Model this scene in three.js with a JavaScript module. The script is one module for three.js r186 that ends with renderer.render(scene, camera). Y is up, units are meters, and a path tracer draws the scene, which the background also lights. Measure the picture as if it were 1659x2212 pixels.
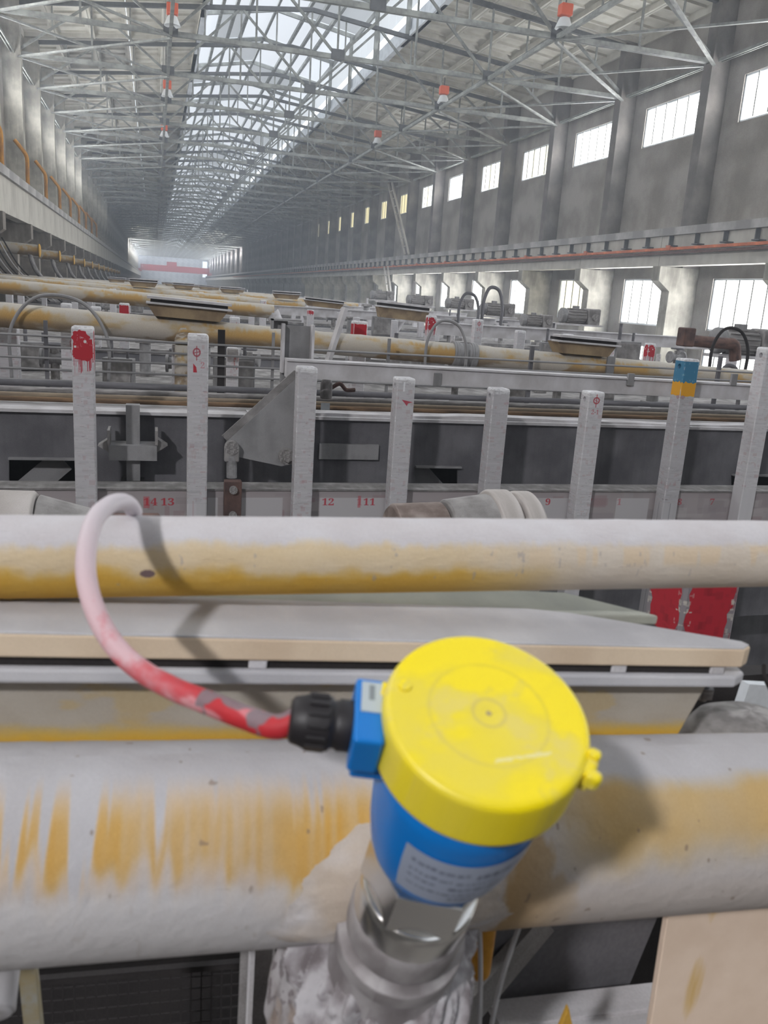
import * as THREE from 'three';
import { RoundedBoxGeometry } from 'three/addons/geometries/RoundedBoxGeometry.js';
import { mergeGeometries, mergeVertices, toCreasedNormals } from 'three/addons/utils/BufferGeometryUtils.js';
import { RectAreaLightUniformsLib } from 'three/addons/lights/RectAreaLightUniformsLib.js';
import { Brush, Evaluator, SUBTRACTION } from 'three-bvh-csg';

// ---------------------------------------------------------------- camera, sky, lights, exposure
const W = 1659, H = 2212, F = 1818, V3 = THREE.Vector3;
const yaw = 15.75 * Math.PI / 180, pitch = 14.3 * Math.PI / 180, roll = 3.8 * Math.PI / 180;
const fwd = new V3(Math.sin(yaw) * Math.cos(pitch), -Math.sin(pitch), -Math.cos(yaw) * Math.cos(pitch));
const r0 = new V3(Math.cos(yaw), 0, Math.sin(yaw)), u0 = new V3().crossVectors(r0, fwd);
const camR = r0.clone().multiplyScalar(Math.cos(roll)).addScaledVector(u0, Math.sin(roll));
const camU = new V3().crossVectors(camR, fwd);
const scene = new THREE.Scene();
const camera = new THREE.PerspectiveCamera(2 * Math.atan(H / 2 / F) * 180 / Math.PI, W / H, 0.02, 700);
camera.quaternion.setFromRotationMatrix(new THREE.Matrix4().makeBasis(camR, camU, fwd.clone().negate()));
camera.focus = 5.5; camera.userData.fStop = 15;
scene.background = new THREE.Color(1.5, 1.62, 1.75);            // overcast sky outside the hall
scene.fog = new THREE.FogExp2(0xc4ccd6, 0.0037);                // dusty air of the long hall
const renderer = new THREE.WebGLRenderer();
renderer.toneMapping = THREE.LinearToneMapping;
renderer.toneMappingExposure = 1.47;
renderer.shadowMap.enabled = true;
RectAreaLightUniformsLib.init();
const WINDOW_LIGHT = 11, ROOF_LIGHT = 1.0, WINDOW_GLOW = 2.6, ROOF_GLOW = 0.58, FLOOD = 12;
function areaLight(name, color, intensity, w, h, pos, towards) {
  const l = new THREE.RectAreaLight(color, intensity, w, h);
  l.name = name; l.position.copy(pos); l.lookAt(towards); scene.add(l);
  return l;
}

// ---------------------------------------------------------------- helpers
const P = (x, y, z) => new V3(x, y, z);
const rayOf = (px, py) => fwd.clone().addScaledVector(camR, (px - 829.5) / F).addScaledVector(camU, -(py - 1106) / F);
const at = (px, py, d) => rayOf(px, py).multiplyScalar(d);                       // a point at a distance in front of the eye
const az = (px, py, z) => { const d = rayOf(px, py); return d.multiplyScalar(z / d.z); };   // the same on an upright plane across the hall
let seed = 12345;
const rnd = (a = 0, b = 1) => { seed = (seed * 1664525 + 1013904223) >>> 0; return a + (b - a) * seed / 4294967296; };
const hash = (x, y, s) => { let h = Math.imul(x, 374761393) + Math.imul(y, 668265263) + Math.imul(s, 2147483647 - 977); h = Math.imul(h ^ (h >>> 13), 1274126177); return ((h ^ (h >>> 16)) >>> 0) / 4294967296; };
function vn(x, y, s, per = 1e9) {
  const ix = Math.floor(x), iy = Math.floor(y), fx = x - ix, fy = y - iy, u = fx * fx * (3 - 2 * fx), v = fy * fy * (3 - 2 * fy), m = (n) => ((n % per) + per) % per;
  const a = hash(m(ix), m(iy), s), b = hash(m(ix + 1), m(iy), s), c = hash(m(ix), m(iy + 1), s), d = hash(m(ix + 1), m(iy + 1), s);
  return a + (b - a) * u + (c - a) * v + (a - b - c + d) * u * v;
}
const fbm = (x, y, s, o = 4, per = 1e9) => { let t = 0, a = 0.5, n = 0; for (let i = 0; i < o; i++) { t += a * vn(x, y, s + i * 17, per); n += a; x *= 2; y *= 2; per *= 2; a *= 0.5; } return t / n; };
const clamp = (x, a = 0, b = 1) => Math.min(b, Math.max(a, x)), sm = (a, b, x) => { const t = clamp((x - a) / (b - a)); return t * t * (3 - 2 * t); };
const mix = (a, b, t) => [a[0] + (b[0] - a[0]) * t, a[1] + (b[1] - a[1]) * t, a[2] + (b[2] - a[2]) * t];
function tex(w, h, fn, srgb = true) {
  const d = new Uint8Array(w * h * 4);
  for (let j = 0; j < h; j++) for (let i = 0; i < w; i++) { const c = fn((i + 0.5) / w, (j + 0.5) / h, i, j), o = (j * w + i) * 4; d[o] = clamp(c[0], 0, 255); d[o + 1] = clamp(c[1], 0, 255); d[o + 2] = clamp(c[2], 0, 255); d[o + 3] = 255; }
  const t = new THREE.DataTexture(d, w, h);
  t.wrapS = t.wrapT = THREE.RepeatWrapping; t.magFilter = t.minFilter = THREE.LinearFilter; if (srgb) t.colorSpace = THREE.SRGBColorSpace; t.needsUpdate = true;
  return t;
}
function canvasTex(w, h, draw) {
  const c = document.createElement('canvas'); c.width = w; c.height = h; draw(c.getContext('2d'), w, h);
  const t = new THREE.CanvasTexture(c); t.colorSpace = THREE.SRGBColorSpace; t.wrapS = t.wrapT = THREE.RepeatWrapping; return t;
}
const rep = (t, size) => { const c = t.clone(); c.repeat.set(1 / size, 1 / size); c.needsUpdate = true; return c; };
const std = (name, o) => { const m = new THREE.MeshStandardMaterial({ roughness: 0.85, ...o }); m.name = name; return m; };
// a grimy surface: two tones, blotches, streaks down and grain, tiling every `size` metres
function grime(name, c1, c2, size, s, o = {}, streak = 0.3, grain = 16) {
  const t = tex(512, 512, (u, v) => {
    const n = fbm(u * 5, v * 5, s, 5, 5), st = fbm(u * 26, v * 3, s + 50, 3, 3), g = hash(Math.floor(u * 512), Math.floor(v * 512), s) - 0.5;
    const c = mix(c1, c2, clamp((n - 0.5) * 2.4 + 0.5 + (st - 0.5) * streak * 2)); const e = g * grain;
    return [c[0] + e, c[1] + e, c[2] + e];
  });
  return std(name, { map: rep(t, size), ...o });
}
// uv in metres from the dominant direction of each face
function muv(g) {
  if (g.index) g = g.toNonIndexed();
  const p = g.attributes.position, n = g.attributes.normal, uv = new Float32Array(p.count * 2);
  for (let i = 0; i < p.count; i += 3) {
    let nx = 0, ny = 0, nz = 0;
    for (let k = 0; k < 3; k++) { nx += n.getX(i + k); ny += n.getY(i + k); nz += n.getZ(i + k); }
    nx = Math.abs(nx); ny = Math.abs(ny); nz = Math.abs(nz);
    for (let k = 0; k < 3; k++) {
      const x = p.getX(i + k), y = p.getY(i + k), z = p.getZ(i + k), o = (i + k) * 2;
      if (nx >= ny && nx >= nz) { uv[o] = z; uv[o + 1] = y; } else if (ny >= nz) { uv[o] = x; uv[o + 1] = z; } else { uv[o] = x; uv[o + 1] = y; }
    }
  }
  g.setAttribute('uv', new THREE.BufferAttribute(uv, 2));
  return g;
}
const clean = (g) => { const q = g.index ? g.toNonIndexed() : g; for (const k of Object.keys(q.attributes)) if (!['position', 'normal', 'uv'].includes(k)) q.deleteAttribute(k); return q; };
const merge = (list) => list.length === 1 ? list[0] : mergeGeometries(list.map(clean), false);
const bx = (w, h, d, x = 0, y = 0, z = 0) => muv(new THREE.BoxGeometry(w, h, d).translate(x, y, z));
const rbx = (w, h, d, r, x = 0, y = 0, z = 0, s = 2) => muv(new RoundedBoxGeometry(w, h, d, s, r).translate(x, y, z));
const span = (x0, x1, y0, y1, z0, z1) => bx(Math.abs(x1 - x0), Math.abs(y1 - y0), Math.abs(z1 - z0), (x0 + x1) / 2, (y0 + y1) / 2, (z0 + z1) / 2);
function orient(g, a, b, up = P(0, 1, 0)) {                       // local +z along a to b, from the middle
  const z = b.clone().sub(a).normalize(); if (Math.abs(z.dot(up)) > 0.98) up = P(1, 0, 0.01);
  const x = new V3().crossVectors(up, z).normalize(), y = new V3().crossVectors(z, x);
  return g.applyMatrix4(new THREE.Matrix4().makeBasis(x, y, z).setPosition(a.clone().add(b).multiplyScalar(0.5)));
}
const bar = (a, b, w, h = w, up) => orient(muv(new THREE.BoxGeometry(w, h, a.distanceTo(b))), a, b, up);
const rod = (a, b, r, n = 12, r2 = r) => orient(new THREE.CylinderGeometry(r2, r, a.distanceTo(b), n).rotateX(Math.PI / 2), a, b);
function tube(pts, r, n = 64, m = 10) { return new THREE.TubeGeometry(new THREE.CatmullRomCurve3(pts), n, r, m, false); }
const lathe = (pts, n = 48) => new THREE.LatheGeometry(pts.map((p) => new THREE.Vector2(p[0], p[1])), n);
function extrude(pts, depth, bevel = 0, holes = []) {            // outline in x, y; thickness along z, centred
  const s = new THREE.Shape(pts.map((p) => new THREE.Vector2(p[0], p[1])));
  for (const h of holes) s.holes.push(new THREE.Path(h.map((p) => new THREE.Vector2(p[0], p[1]))));
  const g = new THREE.ExtrudeGeometry(s, { depth: depth - 2 * bevel, bevelEnabled: bevel > 0, bevelSize: bevel, bevelThickness: bevel, bevelOffset: -bevel, bevelSegments: 2, curveSegments: 24 });
  return muv(g.translate(0, 0, -depth / 2 + bevel));
}
const used = {};
const numbered = (n) => { const k = used[n] = (used[n] ?? -1) + 1; return k ? n + '_' + String(k).padStart(3, '0') : n; };
function obj(name, geo, m, parent) {
  const o = new THREE.Mesh(Array.isArray(geo) ? merge(geo) : geo, m);
  o.castShadow = o.receiveShadow = true;
  o.name = parent ? name : numbered(name); (parent ?? scene).add(o);
  return o;
}
function tag(o, label, category, group) { o.userData.label = label; o.userData.category = category; if (group) o.userData.group = group; return o; }
function thing(name, label, category, pos, group) {
  const o = new THREE.Group(); o.name = numbered(name); scene.add(o); if (pos) o.position.copy(pos);
  return tag(o, label, category, group);
}
function struct(name, geo, m) { const o = obj(name, geo, m); o.userData.kind = 'structure'; return o; }
function structGroup(name) { const o = new THREE.Group(); o.name = numbered(name); scene.add(o); o.userData.kind = 'structure'; return o; }
function dup(src, label, group) {
  const c = src.clone(); c.name = numbered(src.name.replace(/_\d{3}$/, '')); c.userData = { ...src.userData };
  if (label) c.userData.label = label; if (group) c.userData.group = group; scene.add(c); return c;
}
const ORD = ['nearest', 'second', 'third', 'fourth', 'fifth', 'sixth', 'seventh', 'eighth', 'ninth', 'tenth', 'eleventh', 'twelfth', 'thirteenth', 'fourteenth', 'fifteenth', 'sixteenth', 'seventeenth', 'eighteenth'];

// ---------------------------------------------------------------- materials of the hall
const M = {};
M.wall = grime('plastered_wall', [156, 150, 142], [128, 121, 112], 5, 3, { bumpScale: 0.004 }, 0.15, 22);
M.wallLow = M.wall;
M.columnBase = grime('dark_column_base', [150, 142, 132], [110, 103, 96], 2, 13, {}, 0.4, 18);  // darker brown grey for the column bases of the pipe side
M.columnDark = grime('dark_column_shaft', [134, 128, 122], [104, 99, 95], 3, 12, {}, 0.15, 20);  // darker tone for the upper shafts of the window side
M.column = grime('concrete_column', [176, 172, 160], [128, 124, 114], 3, 11, {}, 0.5, 22);
M.girder = grime('concrete_girder', [186, 182, 172], [158, 153, 144], 4, 19, {}, 0.3, 14);
M.cap = grime('dusty_cap', [176, 173, 170], [142, 139, 136], 2, 23, {}, 0.2, 20);
M.slab = grime('roof_slab', [216, 213, 202], [190, 186, 174], 4, 29, {}, 0.2, 14);
M.slabDark = grime('roof_slab_soot', [170, 167, 158], [140, 137, 130], 3, 31, {}, 0.2, 14);
M.steel = grime('painted_steel', [154, 156, 150], [116, 117, 113], 1.5, 37, { roughness: 0.6 }, 0.3, 12);
M.steelDark = grime('sooty_steel', [98, 99, 100], [72, 73, 75], 1.5, 41, { roughness: 0.7 }, 0.3, 12);
M.white = grime('white_sheet', [222, 226, 230], [198, 203, 208], 2, 43, {}, 0.2, 8);
M.floor = grime('dusty_floor', [140, 136, 130], [104, 100, 96], 5, 47, {}, 0, 20);
M.dust = grime('alumina_dust', [205, 203, 206], [182, 179, 180], 0.6, 53, { roughness: 0.95 }, 0.1, 14);
M.greyDust = grime('grey_dust', [160, 157, 156], [118, 115, 114], 0.5, 59, { roughness: 0.95 }, 0.2, 18);
M.midGrey = grime('grey_paint', [150, 149, 150], [122, 121, 122], 0.8, 61, { roughness: 0.7 }, 0.3, 12);
M.darkGrey = grime('dark_paint', [116, 115, 119], [90, 89, 93], 1.2, 67, { roughness: 0.75 }, 0.4, 10);
M.black = grime('soot_shade_black', [52, 48, 48], [34, 31, 32], 0.8, 71, { roughness: 0.9 }, 0.2, 8);  // black parts, and the strips and sheet that stand in for shade
M.orange = grime('orange_paint', [214, 124, 84], [176, 100, 72], 1, 73, {}, 0.2, 10);
M.yellowPipe = grime('yellow_paint', [206, 160, 60], [160, 122, 50], 1, 79, {}, 0.3, 14);
M.red = grime('red_paint', [190, 40, 50], [150, 28, 40], 0.6, 83, {}, 0.2, 12);
M.brown = grime('brown_crust', [128, 102, 76], [92, 74, 58], 0.6, 89, {}, 0.2, 20);
M.rust = grime('rusty_steel', [112, 86, 78], [78, 62, 60], 0.4, 97, {}, 0.2, 18);
const glow = (name, c, k, o = {}) => std(name, { color: 0x555555, emissive: new THREE.Color(...c), emissiveIntensity: k, roughness: 0.6, ...o });
M.paneWhite = glow('window_sheet_white', [1, 1, 0.96], WINDOW_GLOW);
M.paneCream = glow('window_sheet_cream', [1, 0.96, 0.74], WINDOW_GLOW * 0.5);
M.paneYellow = glow('window_sheet_yellow', [1, 0.88, 0.5], WINDOW_GLOW * 0.3);
M.roofPane = glow('rooflight_sheet', [0.93, 0.98, 1.05], ROOF_GLOW, { color: 0x9aa0a6 });
M.roofPaneDirty = glow('rooflight_sheet_dirty', [0.9, 0.95, 1], ROOF_GLOW * 0.5, { color: 0x8a8e92 });
M.sideSheet = glow('rooflight_side', [0.93, 0.97, 1], 0.42, { color: 0x9aa0a6 });
M.clearPane = glow('window_clear', [0.97, 1, 1.03], 1.6);

// ---------------------------------------------------------------- the hall: bays of 6 m along -z
const CX = 6.6, ZC = (k) => -27.9 - 6 * k, K0 = -11, K1 = 47, NEAR_Z = 41, FAR_Z = -315, FLOOR = -4;
const mirror = (x) => 2 * CX - x;
const roofY = (x) => 10.5 + 0.114 * (12.4 - Math.abs(x - CX));
const HALF = 4.5, RX = 11.1, LX = 2.1;                           // the roof opening under the lantern
{
  struct('floor', span(-6.6, 19.6, FLOOR - 0.3, FLOOR, FAR_Z, NEAR_Z), M.floor);
  const winZ = (k) => [ZC(k) - 1.15, ZC(k) - 4.85];
  const ROWS = [[6.45, 7.93, 'upper'], [-0.42, 1.37, 'lower'], [-2.3, -1.0, 'vent']];
  const hasWin = (k, left, row) => (k >= -6 && k <= 12 && !(left && row !== 'upper')) || (k >= 27 && k <= 46 && k % 2 && row === 'upper');  // the odd far bays hold added windows that brighten the distant haze
  for (const side of ['right', 'left']) {
    const holes = [];
    for (let k = K0; k < K1; k++) { const [a, b] = winZ(k); for (const [y0, y1, row] of ROWS) if (hasWin(k, side === 'left', row)) holes.push([[a, y0], [b, y0], [b, y1], [a, y1]]); }
    const g = extrude([[NEAR_Z, FLOOR], [FAR_Z, FLOOR], [FAR_Z, 10.6], [NEAR_Z, 10.6]], 0.3, 0, holes);
    g.rotateY(-Math.PI / 2);                                      // outline x becomes z
    g.translate(side === 'right' ? 19.15 : mirror(19.15), 0, 0);
    struct('wall_' + side, muv(g), M.wall);
  }
  struct('wall_far', [span(-6, 16.6, FLOOR, 12.2, FAR_Z - 0.3, FAR_Z), span(16.6, 18.2, FLOOR, 2.6, FAR_Z - 0.3, FAR_Z), span(16.6, 18.2, 8, 12.2, FAR_Z - 0.3, FAR_Z), span(18.2, 19.3, FLOOR, 12.2, FAR_Z - 0.3, FAR_Z)], M.white);
  struct('wall_near', [span(-6, 19.3, FLOOR, 12, NEAR_Z, NEAR_Z + 0.3)], M.wall);
  // windows: a frame and five strips of translucent sheet
  const upperKind = ['w', 'w', 'c', 'c', 'w', 'c', 'y', 'y', 'y', 'y', 'y', 'y', 'y'], lowerKind = ['w', 'y2', 'w', 'w', 'w', 'w', 'c', 'y', 'y', 'y', 'y', 'y', 'y'];
  const pm = { w: M.paneWhite, c: M.paneCream, y: M.paneYellow, y2: M.paneCream };
  for (const side of ['right', 'left']) for (let k = -6; k <= 46; k++) ROWS.forEach(([y0, y1, row]) => {
    if (!hasWin(k, side === 'left', row)) return;
    if (row === 'vent' && (k > 6 || k < -2)) return;
    const [a, b] = winZ(k), g = structGroup('window_' + (side === 'right' ? 1 : 2));
    g.position.set(side === 'right' ? 19.1 : mirror(19.1), (y0 + y1) / 2, (a + b) / 2);
    const w = a - b, h = y1 - y0, t = 0.06, s = side === 'right' ? 1 : -1;
    const kind = k < 0 || k > 12 || side === 'left' ? 'w' : (row === 'upper' ? upperKind : row === 'lower' ? lowerKind : ['w'])[row === 'vent' ? 0 : k];
    obj('window_frame', [span(-0.06, 0.06, -h / 2, -h / 2 + t, -w / 2, w / 2), span(-0.06, 0.06, h / 2 - t, h / 2, -w / 2, w / 2), span(-0.06, 0.06, -h / 2, h / 2, -w / 2, -w / 2 + t), span(-0.06, 0.06, -h / 2, h / 2, w / 2 - t, w / 2)], M.white, g);
    for (let i = 1; i < 5; i++) obj('mullion', span(s * -0.14, s * -0.115, -h / 2 + t, h / 2 - t, -w / 2 + t + i * (w - 2 * t) / 5 - 0.028, -w / 2 + t + i * (w - 2 * t) / 5 + 0.028), M.steel, g);
    const n = 5, cw = (w - 2 * t) / n;
    for (let i = 0; i < n; i++) {
      const z0 = -w / 2 + t + i * cw;
      obj('window_pane', span(-0.012, 0.012, -h / 2 + t, h / 2 - t, z0 + 0.012, z0 + cw - 0.012), kind === 'c' ? (i % 2 ? M.paneCream : M.paneWhite) : pm[kind], g).position.x = (i % 2) * 0.02;
    }
    if ((k >= -4 && k <= 6) || k > 12) areaLight('window_light', kind === 'w' ? 0xf9fbff : kind === 'y' ? 0xffe08a : 0xfff2c4, WINDOW_LIGHT * (k > 12 ? 6 : kind === 'w' ? 1 : kind === 'y' ? 0.05 : 0.07) * (row === 'vent' ? 0.6 : 1), w, h, P(g.position.x - s * 0.09, g.position.y, g.position.z), P(g.position.x - s * 5, g.position.y, g.position.z));  // the added far windows shine strongest, to light the haze
  });
  // columns, their corbels, the crane girders and the roof, bay by bay
  for (let k = K0; k <= K1; k++) for (const s of [1, -1]) {
    const X = (x) => s > 0 ? x : mirror(x), z = ZC(k);
    const c = structGroup('column'); c.position.z = z;
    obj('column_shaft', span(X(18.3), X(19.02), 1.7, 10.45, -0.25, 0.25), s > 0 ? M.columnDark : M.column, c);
    obj('column_base', extrude([[X(19.02), FLOOR], [X(17.88), FLOOR], [X(17.88), 0.85], [X(17.4), 1.2], [X(17.4), 1.695], [X(19.02), 1.695]], 0.5, 0.01), s > 0 ? M.column : M.columnBase, c);
  }
  for (let k = K0; k < K1; k++) for (const s of [1, -1]) {
    const X = (x) => s > 0 ? x : mirror(x), z0 = ZC(k) - 0.01, z1 = ZC(k + 1) + 0.01;
    const g = structGroup('beam');
    obj('web', span(X(17.47), X(17.85), 1.7, 2.72, z0, z1), M.girder, g);
    obj('ledge', span(X(17.36), X(18.35), 2.72, 2.98, z0, z1), M.cap, g);
    if (s > 0) for (let i = 0; i < 4; i++) obj('bracket', [span(17.3, 17.46, 2.36, 2.7, z0 - 0.75 - i * 1.5, z0 - 0.79 - i * 1.5), span(17.2, 17.46, 2.33, 2.37, z0 - 0.45 - i * 1.5, z0 - 0.79 - i * 1.5)], M.steelDark, g);
  }
  {
    const c = thing('conductor_rail', 'long orange conductor rail under the ledge of the window side girder', 'rail');
    obj('rail', span(17.2, 17.28, 2.2, 2.29, -200, 30), M.orange, c);
    for (let k = -9; k < 12; k++) obj('splice', span(17.18, 17.3, 2.2, 2.36, ZC(k) + 1.0, ZC(k) + 0.75), M.orange, c);
    obj('lower_rail', span(17.26, 17.4, 2.08, 2.16, -200, 30), M.rust, c);
  }
}

// ---------------------------------------------------------------- roof slabs, lantern, trusses
{
  const ceiling = structGroup('ceiling'), ang = Math.atan(0.114), n = 5, wx = (19.1 - RX) / n, wl = wx / Math.cos(ang) - 0.02;
  const ribs = (long) => {
    const l = [bx(wl, 0.05, 5.97, 0, 0.2, 0), bx(0.09, 0.22, 5.97, -wl / 2 + 0.045, 0.07, 0), bx(0.09, 0.22, 5.97, wl / 2 - 0.045, 0.07, 0)];
    for (let i = 0; i < 6; i++) l.push(bx(wl - 0.5, 0.1, 0.07, 0, 0.13, -2.5 + i));
    l.push(bx(wl - 0.18, 0.2, 0.12, 0, 0.08, -2.9), bx(wl - 0.18, 0.2, 0.12, 0, 0.08, 2.9));
    return merge(l);
  };
  const g = ribs(), far = [];
  for (let k = K0; k < K1; k++) for (const s of [1, -1]) for (let i = 0; i < n; i++) {
    const x = RX + wx * (i + 0.5), px = s > 0 ? x : mirror(x);
    if (k < -4 || k > 18) { far.push(g.clone().rotateZ(-s * ang).translate(px, roofY(px), ZC(k) - 3)); continue; }
    const m = obj('roof_slab', g, hash(k, i, s + 5) < 0.15 ? M.slabDark : M.slab, ceiling);
    m.position.set(px, roofY(px), ZC(k) - 3); m.rotation.z = -s * ang;
  }
  const f = obj('far_roof_slabs', far, M.slab, ceiling); f.userData.kind = 'stuff';
  obj('roof_deck', [span(18.9, 19.4, 10.4, 10.9, FAR_Z, NEAR_Z), span(mirror(18.9), mirror(19.4), 10.4, 10.9, FAR_Z, NEAR_Z)], M.slab, ceiling);

  const lan = structGroup('ceiling_lantern'), EY = 14.2, RY = 15.0, la = Math.atan((RY - EY) / HALF);
  for (const s of [1, -1]) {
    const X = (x) => s > 0 ? x : mirror(x);
    obj('curb', [span(X(RX - 0.06), X(RX + 0.1), 11.25, 12.02, FAR_Z, NEAR_Z), span(X(RX - 0.16), X(RX + 0.1), 11.25, 11.45, FAR_Z, NEAR_Z)], M.white, lan);
    obj('eave_beam', span(X(RX - 0.1), X(RX + 0.1), EY - 0.25, EY, FAR_Z, NEAR_Z), M.steel, lan);
    for (let k = K0; k < K1; k++) {
      const z0 = ZC(k), z1 = ZC(k + 1);
      if (k < 14) {
        obj('clear_light_pane', span(X(RX), X(RX + 0.02), 12.02, 12.45, z1 + 0.03, z0 - 0.03), M.clearPane, lan);
        for (let i = 0; i < 4; i++) obj('side_light_sheet', span(X(RX), X(RX + 0.02), 12.45, EY - 0.25, z0 - i * 1.5 - 0.02, z0 - (i + 1) * 1.5 + 0.02), M.sideSheet, lan);
      } else obj('side_light_sheet', span(X(RX), X(RX + 0.02), 12.02, EY - 0.25, z1, z0), M.sideSheet, lan);
      obj('post', span(X(RX - 0.3), X(RX - 0.12), 11.3, EY, z0 - 0.09, z0 + 0.09), M.steel, lan);
      for (let i = 0; i < 3; i++) {
        const x = CX + s * (i + 0.5) * 1.5, y = RY - (i + 0.5) * 1.5 * (RY - EY) / HALF;
        const m = obj('rooflight_sheet', bx(1.5 / Math.cos(la) - 0.03, 0.03, 5.94), hash(k, i, s + 9) < 0.3 ? M.roofPaneDirty : M.roofPane, lan); m.position.set(x, y + 0.12, z0 - 3); m.rotation.z = -s * la;
      }
      obj('rafter', bar(P(CX, RY - 0.05, z0), P(X(RX), EY - 0.05, z0), 0.14, 0.2), M.steel, lan);
    }
    for (let i = 1; i < 4; i++) { const x = CX + s * (i === 3 ? 2.25 : i * 1.5), y = RY - Math.abs(x - CX) * (RY - EY) / HALF; obj('purlin', span(x - 0.08, x + 0.08, y - 0.12, y + 0.08, FAR_Z, NEAR_Z), M.steel, lan); }
  }
  obj('ridge_purlin', span(CX - 0.06, CX + 0.06, RY - 0.08, RY + 0.06, FAR_Z, NEAR_Z), M.steel, lan);
  for (let i = 0; i < 28; i++) for (const s of [1, -1]) { const c = P(CX + s * 2.25, (EY + RY) / 2 + 0.06, 34 - i * 12); areaLight('rooflight_light', 0xf2f8ff, ROOF_LIGHT, 4.4, 11.8, c, c.clone().add(P(-s * Math.sin(la), -Math.cos(la), 0.0001))); }
}
{
  const XL = -5.4, XR = 18.6, YB = 8.5, topY = (x) => 10.33 + 0.114 * (12 - Math.abs(x - CX));
  const build = (t) => {
    obj('bottom_chord', [bx(XR - XL, 0.16, 0.05, CX, YB, -0.06), bx(XR - XL, 0.16, 0.05, CX, YB, 0.06)], M.steel, t);
    for (const s of [1, -1]) obj('top_chord', bar(P(CX, topY(CX), 0), P(CX + s * 12, topY(XR), 0), 0.16, 0.16), M.steelDark, t);
    for (let i = 0; i < 8; i++) {
      const xa = XL + i * 3, xb = xa + 3, up = i % 2 === 0;
      obj('diagonal', bar(P(xa, up ? YB : topY(xa), 0), P(xb, up ? topY(xb) : YB, 0), 0.1, 0.09), M.steel, t);
      const xm = xa + 1.5, ym = (YB + (up ? topY(xb) : topY(xa))) / 2;
      obj('sub_diagonal', bar(P(xm, ym, 0), P(xm, topY(xm), 0), 0.06), M.steel, t);
    }
    for (let i = 0; i <= 8; i++) { const x = XL + i * 3; obj('vertical', bar(P(x, YB, 0), P(x, topY(x), 0), 0.07, 0.07), M.steel, t); }
    for (let i = 0; i <= 8; i += 2) obj('gusset_plate', bx(0.5, 0.34, 0.02, XL + i * 3, YB + 0.08, 0.1), M.steelDark, t);
  };
  const buildFar = (t) => obj('truss_frame', [bx(XR - XL, 0.16, 0.16, CX, YB, 0), ...[1, -1].map((s) => bar(P(CX, topY(CX), 0), P(CX + s * 12, topY(XR), 0), 0.16)), ...[...Array(8).keys()].map((i) => bar(P(XL + i * 3, i % 2 ? topY(XL + i * 3) : YB, 0), P(XL + i * 3 + 3, i % 2 ? YB : topY(XL + i * 3 + 3), 0), 0.1))], M.steel, t);
  let near, far;
  for (let k = -1; k <= K1; k++) {
    const isNear = k > -4 && k < 12, n = k, label = k < 0 ? 'grey lattice roof truss at the picture top, before the first whole one' : k < 14 ? `grey lattice roof truss, ${ORD[k]} of the row along the hall` : 'far grey roof truss fading into the haze';
    const group = k < 14 ? undefined : 'far roof trusses';
    let o;
    if (isNear) { if (!near) { o = near = thing('roof_truss', label, 'truss'); build(o); } else o = dup(near, label); } else if (!far) { o = far = thing('roof_truss', label, 'truss'); buildFar(o); } else o = dup(far, label);
    o.userData.label = label; if (group) o.userData.group = group; else delete o.userData.group;
    o.position.z = ZC(k);
  }
  // ties along the hall, wall struts and crossed braces in the plane of the bottom chords, one set per bay
  const bay = (t, simple) => {
    for (const x of [0.6, 12.6]) obj('tie_bar', bx(0.12, 0.12, 5.9, x, YB - 0.02, -3), M.steel, t);
    for (const x of [XL, XR]) obj('wall_strut', [bx(0.04, 0.1, 5.9, x - 0.06, YB, -3), bx(0.04, 0.1, 5.9, x + 0.06, YB, -3)], M.steel, t);
    for (const [a, b] of [[XL, 0.6], [XR, 12.6]]) { obj('brace', bar(P(a, YB - 0.08, 0), P(b, YB - 0.08, -6), 0.1, 0.07), M.steel, t); obj('brace', bar(P(a, YB - 0.16, -6), P(b, YB - 0.16, 0), 0.1, 0.07), M.steel, t); }
  };
  let src;
  for (let k = -1; k < 26; k++) {
    const label = k < 0 ? 'grey crossed roof braces cut by the picture top, before the nearest truss' : k < 12 ? `grey crossed roof braces and ties beyond the ${ORD[k]} truss` : 'far grey roof bracing fading into the haze';
    const o = src ? dup(src, label) : (src = thing('roof_bracing', label, 'bracing'));
    if (o === src) bay(o);
    if (k >= 12) o.userData.group = 'far roof bracing'; else delete o.userData.group;
    o.position.z = ZC(k);
  }
  // high bay lamps, switched off, on the ties
  const shade = [[0.1, 0.12], [0.14, 0.1], [0.24, -0.14], [0.25, -0.16], [0.235, -0.16], [0.13, 0.09], [0.0, 0.11]];
  let lamp;
  [[12.6, 0, 'nearest lamp on the window side tie'], [12.6, 2, 'second lamp on the window side tie'], [12.6, 4, 'third lamp on the window side tie'], [0.6, 1, 'nearest lamp on the tie above the pipe side'], [0.6, 3, 'second lamp on the tie above the pipe side'], [0.6, 5, 'third lamp on the tie above the pipe side']].forEach(([x, k, w]) => {
    const label = `orange high bay lamp with white reflector, ${w}`;
    const o = lamp ? dup(lamp, label) : (lamp = thing('high_bay_lamp', label, 'lamp'));
    if (o === lamp) {
      obj('ballast_box', rbx(0.34, 0.3, 0.3, 0.03, 0, 0.3, 0), std('lamp_orange', { color: 0xd8603c, roughness: 0.6 }), o);
      obj('reflector', lathe(shade, 32), std('lamp_white', { color: 0xe2e4e4, roughness: 0.5, side: THREE.DoubleSide }), o);
      obj('hanger', rod(P(0, 0.44, 0), P(0, 0.75, 0), 0.02), M.steelDark, o);
    }
    o.position.set(x + 0.05, YB + 0.34, ZC(k) + 0.35); o.scale.setScalar(1.15);
  });
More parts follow.
